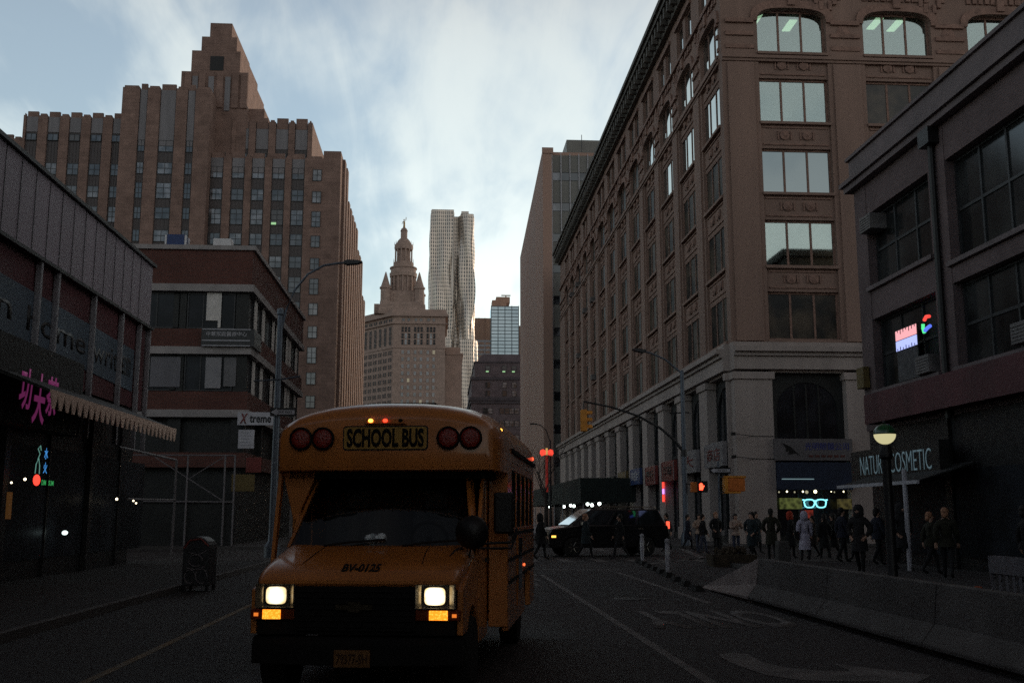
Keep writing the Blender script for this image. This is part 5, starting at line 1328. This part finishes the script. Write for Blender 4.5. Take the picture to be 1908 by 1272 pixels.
for s_ in (-1, 1):
    x0, x1 = (.95, .99) if s_ > 0 else (-.99, -.95)
    t = MB(); t.prism([(1.31, .42), (2.07, .42), (2.07, 1.36), (1.31, 1.36)], x0, x1, 'x')
    t.prism([(1.31, 1.36), (1.72, 2.1), (2.07, 2.1), (2.07, 2.03), (1.77, 2.03), (1.42, 1.36)], x0, x1, 'x'); t.prism([(1.98, 1.36), (2.07, 1.36), (2.07, 2.03), (1.98, 2.03)], x0, x1, 'x')
    d = part('door', t, M['bus'], bus, bevel=.008)
    q = MB(); q.prism([(1.43, 1.37), (1.77, 2.02), (1.97, 2.02), (1.97, 1.37)], (x0+x1)/2-.006, (x0+x1)/2+.006, 'x'); part('door_window', q, M['glass_dark'], d)
    q = MB(); X = x1 if s_ > 0 else x0-.03; q.box(X, X+.03, 1.85, 2.0, 1.2, 1.24); part('handle', q, M['black'], d)
# windshield with pillars
ws0 = [(-.93, 1.12, 1.39), (-.5, 1.03, 1.39), (0, 1.0, 1.39), (.5, 1.03, 1.39), (.93, 1.12, 1.39)]
ws1 = [(-.78, 1.76, 2.14), (-.42, 1.7, 2.15), (0, 1.68, 2.15), (.42, 1.7, 2.15), (.78, 1.76, 2.14)]
b = MB(); b.add(ws0+ws1, [(i, i+1, 6+i, 5+i) for i in range(4)]); part('windshield', b, M['glass_ws'], bus, smooth='all')
for s_ in (-1, 1):
    b = MB(); b.rings([[(s_*.935, 1.09, 1.37), (s_*.975, 1.13, 1.37), (s_*.985, 1.22, 1.37), (s_*.93, 1.18, 1.37)], [(s_*.785, 1.73, 2.15), (s_*.83, 1.76, 2.15), (s_*.86, 1.85, 2.15), (s_*.79, 1.8, 2.15)]])
    part('windshield_pillar', b, M['bus'], bus)
# yellow corner panel and door post under the left end of the cap
b = MB(); b.prism([(-1.16, 2.155), (-.78, 2.155), (-.99, 1.64), (-1.03, 1.64)], 1.5, 1.56); part('corner_panel', b, M['bus'], bus, bevel=.01)
b = MB(); b.rings([[(-1.195, y, 2.155), (-1.155, y, 2.155), (-1.185, y-.1, 1.2), (-1.22, y-.1, 1.2)] for y in (1.48, 1.56)]); part('door_post', b, M['bus'], bus)
b = MB(); b.box(-1.08, 1.08, 1.5, 2.1, 2.08, 2.15); part('cap_soffit', b, M['busdark'], bus)
b = MB(); b.box(-.92, .92, 1.15, 1.7, 1.15, 1.37); b.prism([(1.0, 1.3), (1.15, 1.3), (1.15, 1.385), (1.02, 1.39)], -.9, .9, 'x'); part('dashboard', b, M['black'], bus, bevel=.03)
b = MB(); P = [(.42+.19*cos(a), 1.62-.08*sin(a), 1.45+.17*sin(a)) for a in [2*pi*q/20 for q in range(21)]]; b.tube(P, .018, 6); b.tube([(.42, 1.62, 1.45), (.42, 1.45, 1.3)], .03, 6); part('steering_wheel', b, M['black'], bus)
for x in (-.45, .42):
    b = MB(); b.box(x-.26, x+.26, 1.98, 2.1, .9, 1.75); b.box(x-.14, x+.14, 1.99, 2.08, 1.76, 1.98); part('seat', b, mat('grey_seat', (.05,.055,.06), .9), bus, bevel=.04)
b = MB(); b.box(-.85, .85, 2.2, 2.24, 1.0, 2.14); part('partition', b, mat('partition', (.02,.022,.025), .7), bus)
b = MB()
for x in (-.55, .25):
    b.tube([(x, 1.0, 1.39), (x+.25, 1.005, 1.425), (x+.62, 1.035, 1.45)], .012, 5)
part('wiper', b, M['black'], bus)
def amber():
    m, n, l, p = nt('amber_lit'); tc = n.new('ShaderNodeTexCoord'); a = n.new('ShaderNodeTexVoronoi'); a.inputs['Scale'].default_value = 60; l.new(tc.outputs['Object'], a.inputs['Vector'])
    r = n.new('ShaderNodeValToRGB'); e = r.color_ramp.elements; e[0].position = .1; e[0].color = (1,.5,.06,1); e[1].position = .6; e[1].color = (.95,.26,.012,1); l.new(a.outputs[0], r.inputs[0])
    l.new(r.outputs[0], p.inputs['Emission Color']); p.inputs['Emission Strength'].default_value = .8; p.inputs['Base Color'].default_value = (.4,.12,.01,1); return m
amber_lit = amber()
# front face: grille, headlights, bumper
b = MB(); b.box(-.92, .92, .10, .16, .62, 1.075); b.box(-.56, .56, .06, .10, .66, 1.05)
for q in range(7): b.box(-.54, .54, .045, .06, .69+.052*q, .703+.052*q)
part('grille', b, M['busdark'], bus, bevel=.006)
b = MB(); b.prism([(-.17, .85), (-.17, .895), (-.055, .895), (-.055, .92), (.055, .92), (.055, .895), (.17, .895), (.17, .85), (.055, .85), (.055, .828), (-.055, .828), (-.055, .85)], .02, .044); part('bow_tie_emblem', b, mat('bronze_emblem', (.05,.04,.025), .35, .2, 5, metal=.4), bus)
for s_ in (-1, 1):
    f = MB()
    x0, x1 = (.56, .92) if s_ > 0 else (-.92, -.56)
    f.box(x0, x1, .088, .1, .86, 1.075)
    c = s_*.735
    def rc(w, hh, y, cx=0): return [(cx-w, y, .968-hh), (cx+w, y, .968-hh), (cx+w, y, .968+hh), (cx-w, y, .968+hh)]
    f.rings([rc(.18, .107, .03, (x0+x1)/2), rc(.175, .102, .03, (x0+x1)/2), rc(.118, .094, .085, c), rc(.18, .107, .087, (x0+x1)/2)], caps=False)
    h = part('headlight', f, M['chrome'], bus)
    c = s_*.735
    q = MB(); q.prism([(c+.095*math.copysign(abs(cos(a))**.45, cos(a)), .97+.078*math.copysign(abs(sin(a))**.45, sin(a))) for a in [2*pi*k/24 for k in range(24)]], .05, .08); part('lens', q, HL if s_ < 0 else HR, h, bevel=.012)
    q = MB(); q.prism([(c+.115*math.copysign(abs(cos(a))**.45, cos(a)), .97+.09*math.copysign(abs(sin(a))**.45, sin(a))) for a in [2*pi*k/24 for k in range(24)]], .072, .084); part('lens_rim', q, M['black'], h)
    f = MB(); x0, x1 = (.56, .97) if s_ > 0 else (-.97, -.56)
    f.box(x0, x1, .06, .1, .755, .85); g = part('turn_signal', f, mat('dark_amber_lens', (.16,.03,.006), .3, .2, 6), bus, bevel=.008)
    f = MB(); f.box(s_*.77-.085, s_*.77+.085, .052, .06, .76, .845); part('lit_lens', f, amber_lit, g, bevel=.006)
    f = MB(); f.box(s_*.915-.02, s_*.915+.02, .052, .06, .785, .815); part('side_glow', f, emit('amber_glow_small', (.9,.22,.03), .7), g)
b = MB(); b.rings([[(x, .02+abs(x)**3*.12+dy, z) for dy, z in ((0, .36), (0, .55), (.04, .6), (.2, .6), (.2, .36))] for x in (-.97, -.6, -.2, .2, .6, .97)]); part('bumper', b, M['busdark'], bus, bevel=.01)
pl = MB(); pl.box(-.165, .165, -.01, .015, .35, .5); p = part('license_plate', pl, M['plate'], bus, bevel=.004)
link('plate_lettering', text_mesh('79377-SH', mat('plate_ink', (.05,.02,.01), .6), h=.085, w=.28, bold=.01), p, (0, -.012, .425), (pi/2, 0, 0))
# destination sign, warning lights, marker lights
f = MB()
def rr(w, h, r, y0, y1, cz=2.49):
    P = []
    for cx, cz_, a0 in ((w-r, h-r, 0), (-w+r, h-r, pi/2), (-w+r, -h+r, pi), (w-r, -h+r, 3*pi/2)):
        for k in range(5): P.append((cx+r*cos(a0+pi/2*k/4), cz+cz_+r*sin(a0+pi/2*k/4)))
    m_ = MB(); m_.prism(P, y0, y1); return m_
sgn = part('sign_panel', rr(.452, .128, .035, 1.262, 1.275), M['black'], bus)
part('sign_face', rr(.438, .114, .03, 1.256, 1.262), mat('sign_yellow', (.42,.25,.05), .5, .2, 3), sgn)
link('sign_lettering', text_mesh('SCHOOL BUS', M['busdark'], h=.2, w=.82, bold=.042, ext=.003), sgn, (0, 1.2555, 2.49), (pi/2, 0, 0))
for x in (-.9, -.665, .665, .9):
    f = MB(); f.lathe([(.09, 1.27), (.122, 1.27), (.122, 1.235), (.105, 1.225), (.105, 1.255), (.0, 1.255)], (x, 0, 2.485), 24, 'y'); w = part('warning_light', f, M['busdark'], bus, smooth=30)
    q = MB(); q.lathe([(.104, 1.25), (.098, 1.238), (.06, 1.23), (0, 1.227)], (x, 0, 2.485), 24, 'y'); part('lens', q, M['lensred'], w, smooth='all')
f = MB(); f.box(-.2, .2, 1.245, 1.275, 2.645, 2.685); f.box(-.22, .22, 1.22, 1.275, 2.635, 2.645); mk = part('marker_bar', f, M['bus'], bus, bevel=.005)
for x, c, s_, nm in ((-.155, (1,.45,.06), 3.2, 'amber_marker'), (.0, (1,.05,.02), 2.2, 'red_marker')):
    q = MB(); q.ball((x, 1.24, 2.67), .026, .015, .02, 10, 6); part(nm, q, emit(nm, c, s_), mk, smooth='all')
q = MB(); q.ball((.16, 1.243, 2.67), .025, .012, .02, 10, 6); part('unlit_marker', q, M['busdark'], mk)
am = emit('amber_side', (1,.45,.06), 3)
q = MB(); q.ball((1.165, 1.75, 2.6), .02, .03, .02, 8, 5); part('side_marker', q, am, bus)
q = MB(); q.ball((1.2, 6.2, 2.52), .03, .03, .03, 8, 5); part('side_marker', q, emit('red_rear', (1,.1,.04), 1.4), bus, label='red rear marker light')
q = MB(); q.ball((1.225, 4.3, 1.06), .015, .03, .02, 8, 5); part('side_marker', q, emit('red_side', (1,.16,.05), 1.2), bus)
# fleet number on the slope of the hood
a = math.atan2(1.232-1.125, .34-.15)
link('fleet_number', text_mesh('BV-0125', M['busdark'], h=.1, w=.37, bold=.035, shear=.22, ext=.003), bus, (.02, .215, 1.212), (a+.25, 0, 0))
b = MB(); b.tube([(.8, .5, 1.25), (.79, .62, 1.31), (.82, .8, 1.36), (.9, .95, 1.4), (.94, .9, 1.3), (.86, .86, 1.38)], .008, 5); b.tube([(.74, .2, 1.17), (.77, .36, 1.235), (.8, .5, 1.27)], .007, 5); part('cable', b, M['black'], bus)
b = MB()
for x in (-.42, .42): b.tube([(x*1.5, .14, 1.14), (x*1.35, .35, 1.252), (x*1.28, .7, 1.335), (x*1.25, 1.02, 1.39)], .004, 4)
part('hood_crease', b, M['busdark'], bus)
b = MB()
for k in range(23): b.ball((-1.1+.1*k, 1.262, 2.2), .008, n=6, m=4)
part('rivet_row', b, M['bus'], bus)
# mirrors
for s_ in (1,):
    f = MB(); f.tube([(s_*.95, .9, 1.38), (s_*1.1, .85, 1.42), (s_*1.32, 1.3, 1.42), (s_*1.36, 1.5, 1.55)], .014, 6); f.tube([(s_*.98, 1.25, 1.36), (s_*1.32, 1.3, 1.36), (s_*1.36, 1.5, 1.5)], .014, 6); f.tube([(s_*1.1, .85, 1.42), (s_*1.02, .75, 1.5)], .014, 6); f.tube([(s_*.97, .86, 1.42), (s_*.93, .7, 1.15)], .01, 5)
    part('mirror_bracket', f, M['black'], bus)
    f = MB(); f.ball((s_*.985, .74, 1.53), .165, .1, .165, 20, 10); part('crossview_mirror', f, M['black'], bus, smooth='all')
    f = MB(); f.box(s_*1.22-.105, s_*1.22+.105, 1.5, 1.6, 1.5, 1.93); part('side_mirror', f, M['black'], bus, bevel=.025)
for x, y, r in ((-.88, .83, .37), (.88, .83, .37), (-.98, 5.0, .39), (.98, 5.0, .39)):
    f = MB(); f.lathe([(r*.55, -.12), (r*.95, -.12), (r, -.08), (r, .08), (r*.95, .12), (r*.55, .12)], (x, y, r), 24, 'x'); w = part('wheel', f, M['rubber'], bus, smooth=30)
    q = MB(); s_ = 1 if x > 0 else -1; q.lathe([(r*.56, -.1*s_), (r*.56, .09*s_), (r*.3, .05*s_), (r*.12, .1*s_), (0, .1*s_)], (x, y, r), 20, 'x'); part('rim', q, M['galv'], w, smooth=30)
b = MB(); b.box(-.5, .5, .4, 6.1, .35, .55); part('chassis', b, M['black'], bus)
# crumpled pale cloth on the dashboard
b = MB()
for q in range(9): b.ball((R.uniform(-.11,.11), R.uniform(-.05,.05), .03+R.uniform(0,.04)), R.uniform(.04,.07), n=7, m=5)
th = bus.rotation_euler.z
def busw(x, y, z): return (-.8+x*cos(-th)+y*sin(-th), 9.79-x*sin(-th)+y*cos(-th), z)
single('crumpled_cloth', b, mat('pale_blue_cloth', (.7,.8,.85), .9), 'pale crumpled cloth lying on the bus dashboard', 'cloth', busw(-.06, 1.14, 1.4), (0, 0, th))

# ================================================================== large black SUV crossing
M['suvpaint'] = paint('black_car_paint', (.006,.006,.007), .2, .1)
M['glass_car'] = glass('car_glass', .02, tint=(.9,.95,1), base=(.006,.007,.008), wob=.005)
suv = thing('black_suv', 'long black SUV crossing the street behind the bus', 'suv', (6.72, 44.3, 0), radians(9))
def car(root, L, W, prof, belt, gh, wheels, wr, paintm):
    """prof: lower body outline (x,z); gh: greenhouse outline bottom->top (x,z); front of the car is at -x"""
    b = MB(); b.prism(prof, -W/2, W/2); part('body', b, paintm, root, bevel=.05)
    zb, zt = gh[0][1], gh[1][1]
    b = MB()
    (xa, za), (xb, zb_), (xc, zc), (xd, zd) = gh
    w0, w1 = W/2-.06, W/2-.2
    b.add([(xa,-w0,za),(xa,w0,za),(xd,w0,zd),(xd,-w0,zd),(xb,-w1,zb_),(xb,w1,zb_),(xc,w1,zc),(xc,-w1,zc)], [(0,1,2,3),(4,5,6,7),(0,1,5,4),(1,2,6,5),(2,3,7,6),(3,0,4,7)])
    part('cabin', b, paintm, root, bevel=.06)
    q = MB(); e = .03
    def lerp(p, q_, t): return tuple(p[i]+(q_[i]-p[i])*t for i in range(3))
    A, B, C, D = (xa,-w0,za),(xa,w0,za),(xb,w1,zb_),(xb,-w1,zb_)
    P = [lerp(lerp(A,B,u),lerp(D,C,u),v) for u, v in ((.06,.06),(.94,.06),(.93,.95),(.07,.95))]
    q.add([(p[0]-.03, p[1], p[2]+.025) for p in P], [(0,1,2,3)]); part('windshield', q, M['glass_wsky'], root)
    for s_ in (-1, 1):
        A, B, C, D = (xa,s_*w0,za),(xd,s_*w0,zd),(xc,s_*w1,zc),(xb,s_*w1,zb_)
        for u0, u1 in ((.1,.36),(.39,.66),(.69,.96)):
            q = MB(); P = []
            for u, v in ((u0,.08),(u1,.08),(u1,.9),(u0,.9)):
                p = lerp(lerp(A,B,u),lerp(D,C,u),v); P.append((p[0], p[1]+s_*.015, p[2]+.004))
            q.add(P + [(p[0], p[1]-s_*.03, p[2]) for p in P], [(0,1,2,3),(0,1,5,4),(1,2,6,5),(2,3,7,6),(3,0,4,7)]); part('window', q, M['glass_car'], root)
        for x in wheels:
            f = MB(); y = s_*(W/2-.12)
            f.lathe([(wr*.6, -.12), (wr*.95, -.13), (wr, -.08), (wr, .08), (wr*.95, .13), (wr*.6, .12)], (x, y, wr), 22, 'y'); w = part('wheel', f, M['rubber'], root, smooth=30)
            q = MB(); q.lathe([(wr*.62, -.05*s_), (wr*.62, .12*s_), (wr*.55, .12*s_), (wr*.5, .06*s_), (wr*.15, .06*s_), (wr*.12, .11*s_), (0, .11*s_)], (x, y, wr), 20, 'y')
            for k in range(6):
                a_ = 2*pi*k/6; q.box(-.03, .03, 0, .01, 0, .01); q.tube([(x+.05*cos(a_), y+s_*.1, wr+.05*sin(a_)), (x+wr*.58*cos(a_), y+s_*.1, wr+wr*.58*sin(a_))], .025, 5)
            part('rim', q, M['chrome'], w, smooth=30)
        q = MB(); q.rings([[(xa+.45, s_*(W/2+.02), za+.04), (xa+.62, s_*(W/2+.02), za+.04), (xa+.6, s_*(W/2+.02), za+.2), (xa+.47, s_*(W/2+.02), za+.2)], [(xa+.47, s_*(W/2+.22), za+.05), (xa+.6, s_*(W/2+.22), za+.05), (xa+.58, s_*(W/2+.22), za+.18), (xa+.49, s_*(W/2+.22), za+.18)]]); part('wing_mirror', q, M['chrome'], root, bevel=.02)
M['glass_wsky'] = glass('raked_windshield', .62, tint=(.8,.86,.9), base=(.02,.025,.03), wob=.004)
prof = [(-2.5,.35),(-2.62,.5),(-2.62,.95),(-2.5,1.12),(-1.6,1.25),(-1.4,1.28),(2.3,1.3),(2.52,1.25),(2.6,.9),(2.55,.45),(2.4,.35),(2.05,.35)]
def arches(prof, wheels, r):
    pts = []
    for x in sorted(wheels, reverse=True):
        pts += [(x+r*cos(a), .36+r*sin(a)) for a in [pi*q/8 for q in range(9)]]
    return prof + pts
car(suv, 5.2, 2.0, arches(prof, (-1.6, 1.55), .44), 1.25, [(-1.75, 1.22), (-.75, 1.92), (2.2, 1.92), (2.52, 1.25)], (-1.6, 1.55), .39, M['suvpaint'])
b = MB()
for s_ in (-1, 1): b.tube([(-.35, s_*.72, 1.95), (-.25, s_*.72, 2.01), (2.0, s_*.72, 2.01), (2.1, s_*.72, 1.95)], .022, 6)
part('roof_rail', b, M['chrome'], suv)
for s_ in (-1, 1):
    b = MB(); b.box(2.5, 2.6, s_*.9-.09, s_*.9+.09, 1.12, 1.42); part('tail_light', b, emit('tail_lit', (1,.1,.05), 1.3), suv, bevel=.02)
    b = MB(); b.box(-2.5, -2.32, s_*.97-.05, s_*.97+.05, .78, .86); part('front_marker', b, emit('amber_car', (1,.5,.08), 2), suv)
    b = MB(); b.box(-2.64, -2.55, s_*.72-.22, s_*.72+.22, .85, 1.05); part('headlight', b, M['chrome'], suv, bevel=.02)
b = MB(); b.box(-2.65, -2.6, -.5, .5, .6, 1.02); part('grille', b, M['chrome'], suv)
for x in (.2, 1.2): b = MB(); b.box(x, x+.2, -1.03, -1.0, 1.1, 1.14); part('door_handle', b, M['chrome'], suv)
sed = thing('parked_sedan', 'pale sedan half hidden beyond the nose of the black SUV', 'car', (5.6, 74, 0), radians(95))
prof2 = [(-2.2,.3),(-2.3,.5),(-2.2,.75),(-1.2,.92),(1.7,.95),(2.2,.9),(2.28,.5),(2.2,.3)]
M['silverpaint'] = paint('silver_car_paint', (.4,.4,.42), .3, .1)
car(sed, 4.5, 1.8, arches(prof2, (-1.4, 1.35), .36), .92, [(-1.2,.9),(-.5,1.42),(1.0,1.42),(1.75,.93)], (-1.4, 1.35), .32, M['silverpaint'])

# ================================================================== people
SKIN = mat('skin', (.42,.25,.18), .6, .1, 5, .1, 40); SKIN2 = mat('skin_dim', (.3,.17,.12), .6, .1, 5, .1, 40)
HAIRD = mat('dark_hair', (.015,.012,.01), .7, .3, 10); HAIRL = mat('light_hair', (.34,.17,.1), .7, .3, 10)
CL = {k: mat('cloth_'+k, c, .9, .25, 5, .4, 30) for k, c in dict(black=(.008,.008,.009), navy=(.012,.014,.026), charcoal=(.018,.018,.02), jeans=(.05,.06,.09), beige=(.34,.25,.19), tan=(.36,.27,.22), white=(.42,.4,.5), red=(.4,.05,.025), olive=(.02,.02,.012), teal=(.015,.024,.028), brown=(.028,.02,.015)).items()}
def skin_mesh(nodes, edges, root, sub=1):
    me = bpy.data.meshes.new('tmp'); names = list(nodes); idx = {k: i for i, k in enumerate(names)}
    me.from_pydata([nodes[k][0] for k in names], [(idx[a], idx[b_]) for a, b_ in edges], [])
    o = bpy.data.objects.new('tmp', me); COL.objects.link(o)
    m = o.modifiers.new('s', 'SKIN'); m.use_smooth_shade = True
    if sub: sm = o.modifiers.new('u', 'SUBSURF'); sm.levels = sub; sm.render_levels = sub
    for k in names:
        sv = me.skin_vertices[0].data[idx[k]]; r = nodes[k][1]; sv.radius = (r, r) if not isinstance(r, tuple) else r; sv.use_root = (k == root)
    dg = bpy.context.evaluated_depsgraph_get(); dg.update()
    out = bpy.data.meshes.new_from_object(o.evaluated_get(dg))
    bpy.data.objects.remove(o); bpy.data.meshes.remove(me)
    return out
def person(label, loc, face, top, legs, coat=.55, stride=.0, arms='down', hair=HAIRD, hood=None, h=1.72, skin=SKIN, bag=None, group=None):
    """faces local -y; coat: height of the hem; arms: down / folded / phone / pockets"""
    if loc[0] > 9.6 and loc[1] < 38: loc = (loc[0], loc[1], .13)
    s_ = h/1.75; N = {}; E = []
    def nd(k, p, r, par=None):
        N[k] = ((p[0]*s_, p[1]*s_, p[2]*s_), r*s_)
        if par: E.append((par, k))
    nd('pelvis', (0,0,.96), .125); nd('waist', (0,.0,1.12), .12, 'pelvis'); nd('chest', (0,.0,1.3), .135, 'waist'); nd('collar', (0,.01,1.43), .09, 'chest')
    nd('neck', (0,.0,1.51), .052, 'collar'); nd('jaw', (0,-.025,1.575), .07, 'neck'); nd('brow', (0,-.01,1.655), .09, 'jaw'); nd('crown', (0,.005,1.72), .06, 'brow'); nd('nose', (0,-.125,1.61), .014, 'jaw')
    for i, sx in enumerate((-1, 1)):
        st = stride*(1 if i else -1); n = 'lr'[i]
        nd('hip'+n, (sx*.09, 0, .9), .1, 'pelvis'); nd('knee'+n, (sx*.1, -st*.5-.02, .5), .068, 'hip'+n)
        nd('ankle'+n, (sx*.1, -st*.75+(.12 if st < 0 else 0)*1, .09+(.06 if st < 0 else 0)), .045, 'knee'+n); nd('toe'+n, (sx*.11, -st*.75-.17+(.12 if st < 0 else 0), .035+(.02 if st < 0 else 0)), .038, 'ankle'+n)
        nd('sh'+n, (sx*.185, .0, 1.4), .068, 'collar')
        a_ = arms if isinstance(arms, str) else arms[i]
        if a_ == 'folded': el, wr, hd = (sx*.27,-.06,1.15), (sx*.06,-.24,1.2), (-sx*.03,-.25,1.2)
        elif a_ == 'phone': el, wr, hd = (sx*.25,-.08,1.14), (sx*.13,-.3,1.26), (sx*.09,-.34,1.31)
        elif a_ == 'pockets': el, wr, hd = (sx*.29,.06,1.14), (sx*.2,-.07,.97), (sx*.16,-.11,.92)
        else: el, wr, hd = (sx*.24,.03+st*.3,1.13), (sx*.25,-.05+st*.55,.9), (sx*.25,-.07+st*.6,.83)
        nd('el'+n, el, .052, 'sh'+n); nd('wr'+n, wr, .034, 'el'+n); nd('palm'+n, hd, .036, 'wr'+n)
        d = Vector(hd)-Vector(wr); d.normalize(); side = d.cross(Vector((0,1,.2))).normalized(); cu = d.cross(side)
        for q, (ln_, o_) in enumerate(((.075,-.028),(.088,-.01),(.082,.01),(.065,.028))):
            p1 = Vector(hd)+d*.045+side*o_; nd('f%d%s' % (q, n), p1, .011, 'palm'+n); nd('g%d%s' % (q, n), p1+d*ln_*.6+cu*.02, .009, 'f%d%s' % (q, n))
        nd('th'+n, Vector(hd)+side*-.05+d*.02, .011, 'palm'+n)
    t = thing('person', label, 'person', loc, face, group)
    me = skin_mesh(N, E, 'pelvis', 1); me.name = 'body'
    for m_ in (legs, skin, top, M['black']): me.materials.append(m_)
    for p in me.polygons:
        c = p.center/s_
        hand = min(abs((c-Vector(N[k][0])/s_).length) for k in ('palml', 'palmr', 'f1l', 'f1r', 'g1l', 'g1r')) < .085
        p.material_index = 1 if (c.z > 1.49 or hand) else (0 if (c.z < .98 and abs(c.x) < .2) else 2)
        if c.z < .11: p.material_index = 3
        p.use_smooth = True
    link('body', me, t)
    # coat: a padded shell over trunk and arms with a hem
    G = {k: (v[0], v[1]+.028) for k, v in N.items() if k in ('pelvis','waist','chest','collar','shl','shr','ell','elr','wrl','wrr')}
    ge = [e_ for e_ in E if e_[0] in G and e_[1] in G]
    cm = skin_mesh(G, ge, 'pelvis', 1); cm.name = 'coat'; cm.materials.append(top)
    sk = MB(); sk.lathe([(.165*s_, 1.0*s_), (.19*s_, .9*s_), ((.2+.03*(1-coat))*s_, coat*s_), ((.18+.03*(1-coat))*s_, coat*s_+.01)], n=14)
    bm_ = bmesh.new(); bm_.from_mesh(cm); m2 = sk.mesh('tmp2', top, True); bm_.from_mesh(m2); bm_.to_mesh(cm); bm_.free(); bpy.data.meshes.remove(m2)
    cm.polygons.foreach_set('use_smooth', [True]*len(cm.polygons)); link('coat', cm, t)
    hb = MB()
    if hood:
        hb.rings([[(r*cos(2*pi*k/14)*s_, (y+r*.95*sin(2*pi*k/14))*s_, z*s_) for k in range(14)] for r, y, z in ((.12,.02,1.44),(.135,.03,1.53),(.14,.03,1.62),(.125,.035,1.71),(.07,.03,1.78),(.01,.03,1.79))]); part('hood', hb, hood, t, smooth='all')
    else:
        hb.ball((0, .022*s_, 1.675*s_), .1*s_, .105*s_, .105*s_, 14, 8); hb.ball((0, .07*s_, 1.6*s_), .085*s_, .06*s_, .1*s_, 12, 7); part('hair', hb, hair, t, smooth='all')
    for sx in (-1, 1):
        eb = MB(); eb.ball((sx*.035*s_, -.092*s_, 1.645*s_), .011*s_, .008*s_, .007*s_, 8, 5); part('eye', eb, M['black'], t)
    eb = MB(); eb.ball((0, -.098*s_, 1.565*s_), .024*s_, .008*s_, .006*s_, 8, 5); part('mouth', eb, mat('lips', (.25,.1,.08), .6), t)
    if bag:
        q = MB(); q.box(.2, .34, -.12, .12, .75, 1.02); q.tube([(.27, 0, 1.02), (.1, -.12, 1.3), (-.12, .0, 1.46)], .014, 5)
        tag(link('shoulder_bag', q.mesh('shoulder_bag', bag), None, loc, (0,0,face), .03), 'dark shoulder bag carried by the person in the '+('pale quilted coat' if top is CL['white'] else 'dark coat'), 'bag')
    return t
person('person with light hair in a dark coat crossing in front of the SUV door', (5.55, 41.0, 0), radians(80), CL['teal'], CL['black'], .6, .3, 'down', HAIRL)
person('person in black walking across in front of the rear half of the SUV', (6.8, 40.6, 0), radians(-95), CL['black'], CL['charcoal'], .62, .32, 'down', HAIRD, skin=SKIN2, h=1.7)
person('person in black with a hood at the nose of the SUV beside the bus', (3.75, 40.5, 0), radians(95), CL['black'], CL['black'], .6, .25, 'down', hood=CL['black'])
person('person in a short beige jacket with folded arms at the far kerb', (11.6, 47.5, 0), radians(-12), CL['beige'], CL['jeans'], .86, .0, 'folded', HAIRD)
person('person in dark clothes behind the shoulder of the one in the beige jacket', (12.9, 49.5, 0), radians(20), CL['black'], CL['black'], .6, .0, 'pockets', HAIRL, h=1.8)
person('person in navy coat left of the far signal pole', (11.9, 51.0, 0), radians(60), CL['navy'], CL['black'], .5, .2, 'down', h=1.68)
person('person in charcoal coat just right of the SUV tail light', (10.4, 49.0, 0), radians(-70), CL['charcoal'], CL['black'], .55, .3, 'down', h=1.74)
person('person in a tan jacket holding a phone near the orange signal case', (12.3, 44.0, 0), radians(5), CL['tan'], CL['jeans'], .86, .0, 'phone', HAIRD)
person('person in dark teal coat right of the one in the tan jacket', (13.1, 44.5, 0), radians(-30), CL['teal'], CL['black'], .5, .15, 'pockets', h=1.78)
person('person wearing a bright red hood among the dark crowd', (13.5, 40.5, 0), radians(70), CL['black'], CL['black'], .5, .1, 'pockets', hood=CL['red'], h=1.8)
person('person in a long pale quilted coat walking away past the barrier end', (12.3, 35.5, .0), radians(170), CL['white'], CL['charcoal'], .42, .15, 'down', hood=CL['white'], bag=CL['black'], h=1.66)
person('person in olive coat left of the pale quilted coat', (11.4, 36.3, .0), radians(160), CL['olive'], CL['black'], .55, .2, 'pockets', h=1.76)
person('person in black under the neon glasses', (14.6, 39.0, 0), radians(-150), CL['black'], CL['black'], .5, .2, 'down', skin=SKIN2, h=1.74)
person('person in brown coat right of the neon glasses', (14.3, 36.0, 0), radians(-100), CL['brown'], CL['black'], .55, .25, 'phone', h=1.7)
person('person in navy jacket under the cosmetics awning bar', (13.6, 32.5, .13), radians(100), CL['navy'], CL['black'], .8, .2, 'down', h=1.75)
person('person in charcoal hood beside the globe lamp post', (11.0, 27.5, .13), radians(-40), CL['charcoal'], CL['black'], .6, .15, 'pockets', hood=CL['charcoal'], h=1.8)
person('person in olive jacket right of the globe lamp post', (12.4, 25.5, .13), radians(150), CL['olive'], CL['charcoal'], .8, .3, 'down', HAIRL, h=1.72)
person('person in black at the shops on the right edge', (12.2, 21.5, .13), radians(80), CL['black'], CL['jeans'], .85, .2, 'down', h=1.75)
person('person in a dull red jacket behind the barricade', (9.9, 16.5, .13), radians(-20), CL['brown'], CL['black'], .8, .1, 'pockets', HAIRD, h=1.62)

# dark figures of the crowd behind the concrete barrier, copies of those above
src = [o for o in COL.objects if o.get('category') == 'person' and o.get('label') and any(k in o['label'] for k in ('black under the neon', 'brown coat right', 'navy jacket', 'charcoal hood', 'olive jacket', 'dark teal coat', 'shops on the right'))]
spots = [(12.0, 40.6, -70), (13.9, 38.0, 180), (14.6, 41.2, -90), (13.2, 34.4, 95), (13.1, 29.6, 10), (12.9, 27.4, 90), (11.3, 45.6, 85), (13.9, 46.4, 30), (13.4, 19.4, 80)]
for k, (x, y, a) in enumerate(spots):
    o = dup(src[k % len(src)], (x, y, .13 if y < 38 else 0), (0, 0, radians(a)), 'person in dark winter clothes in the shadowy crowd behind the concrete barrier', 'dark pedestrians in the crowd')
    e = R.uniform(.93, 1.04); o.scale = (e, e, e)
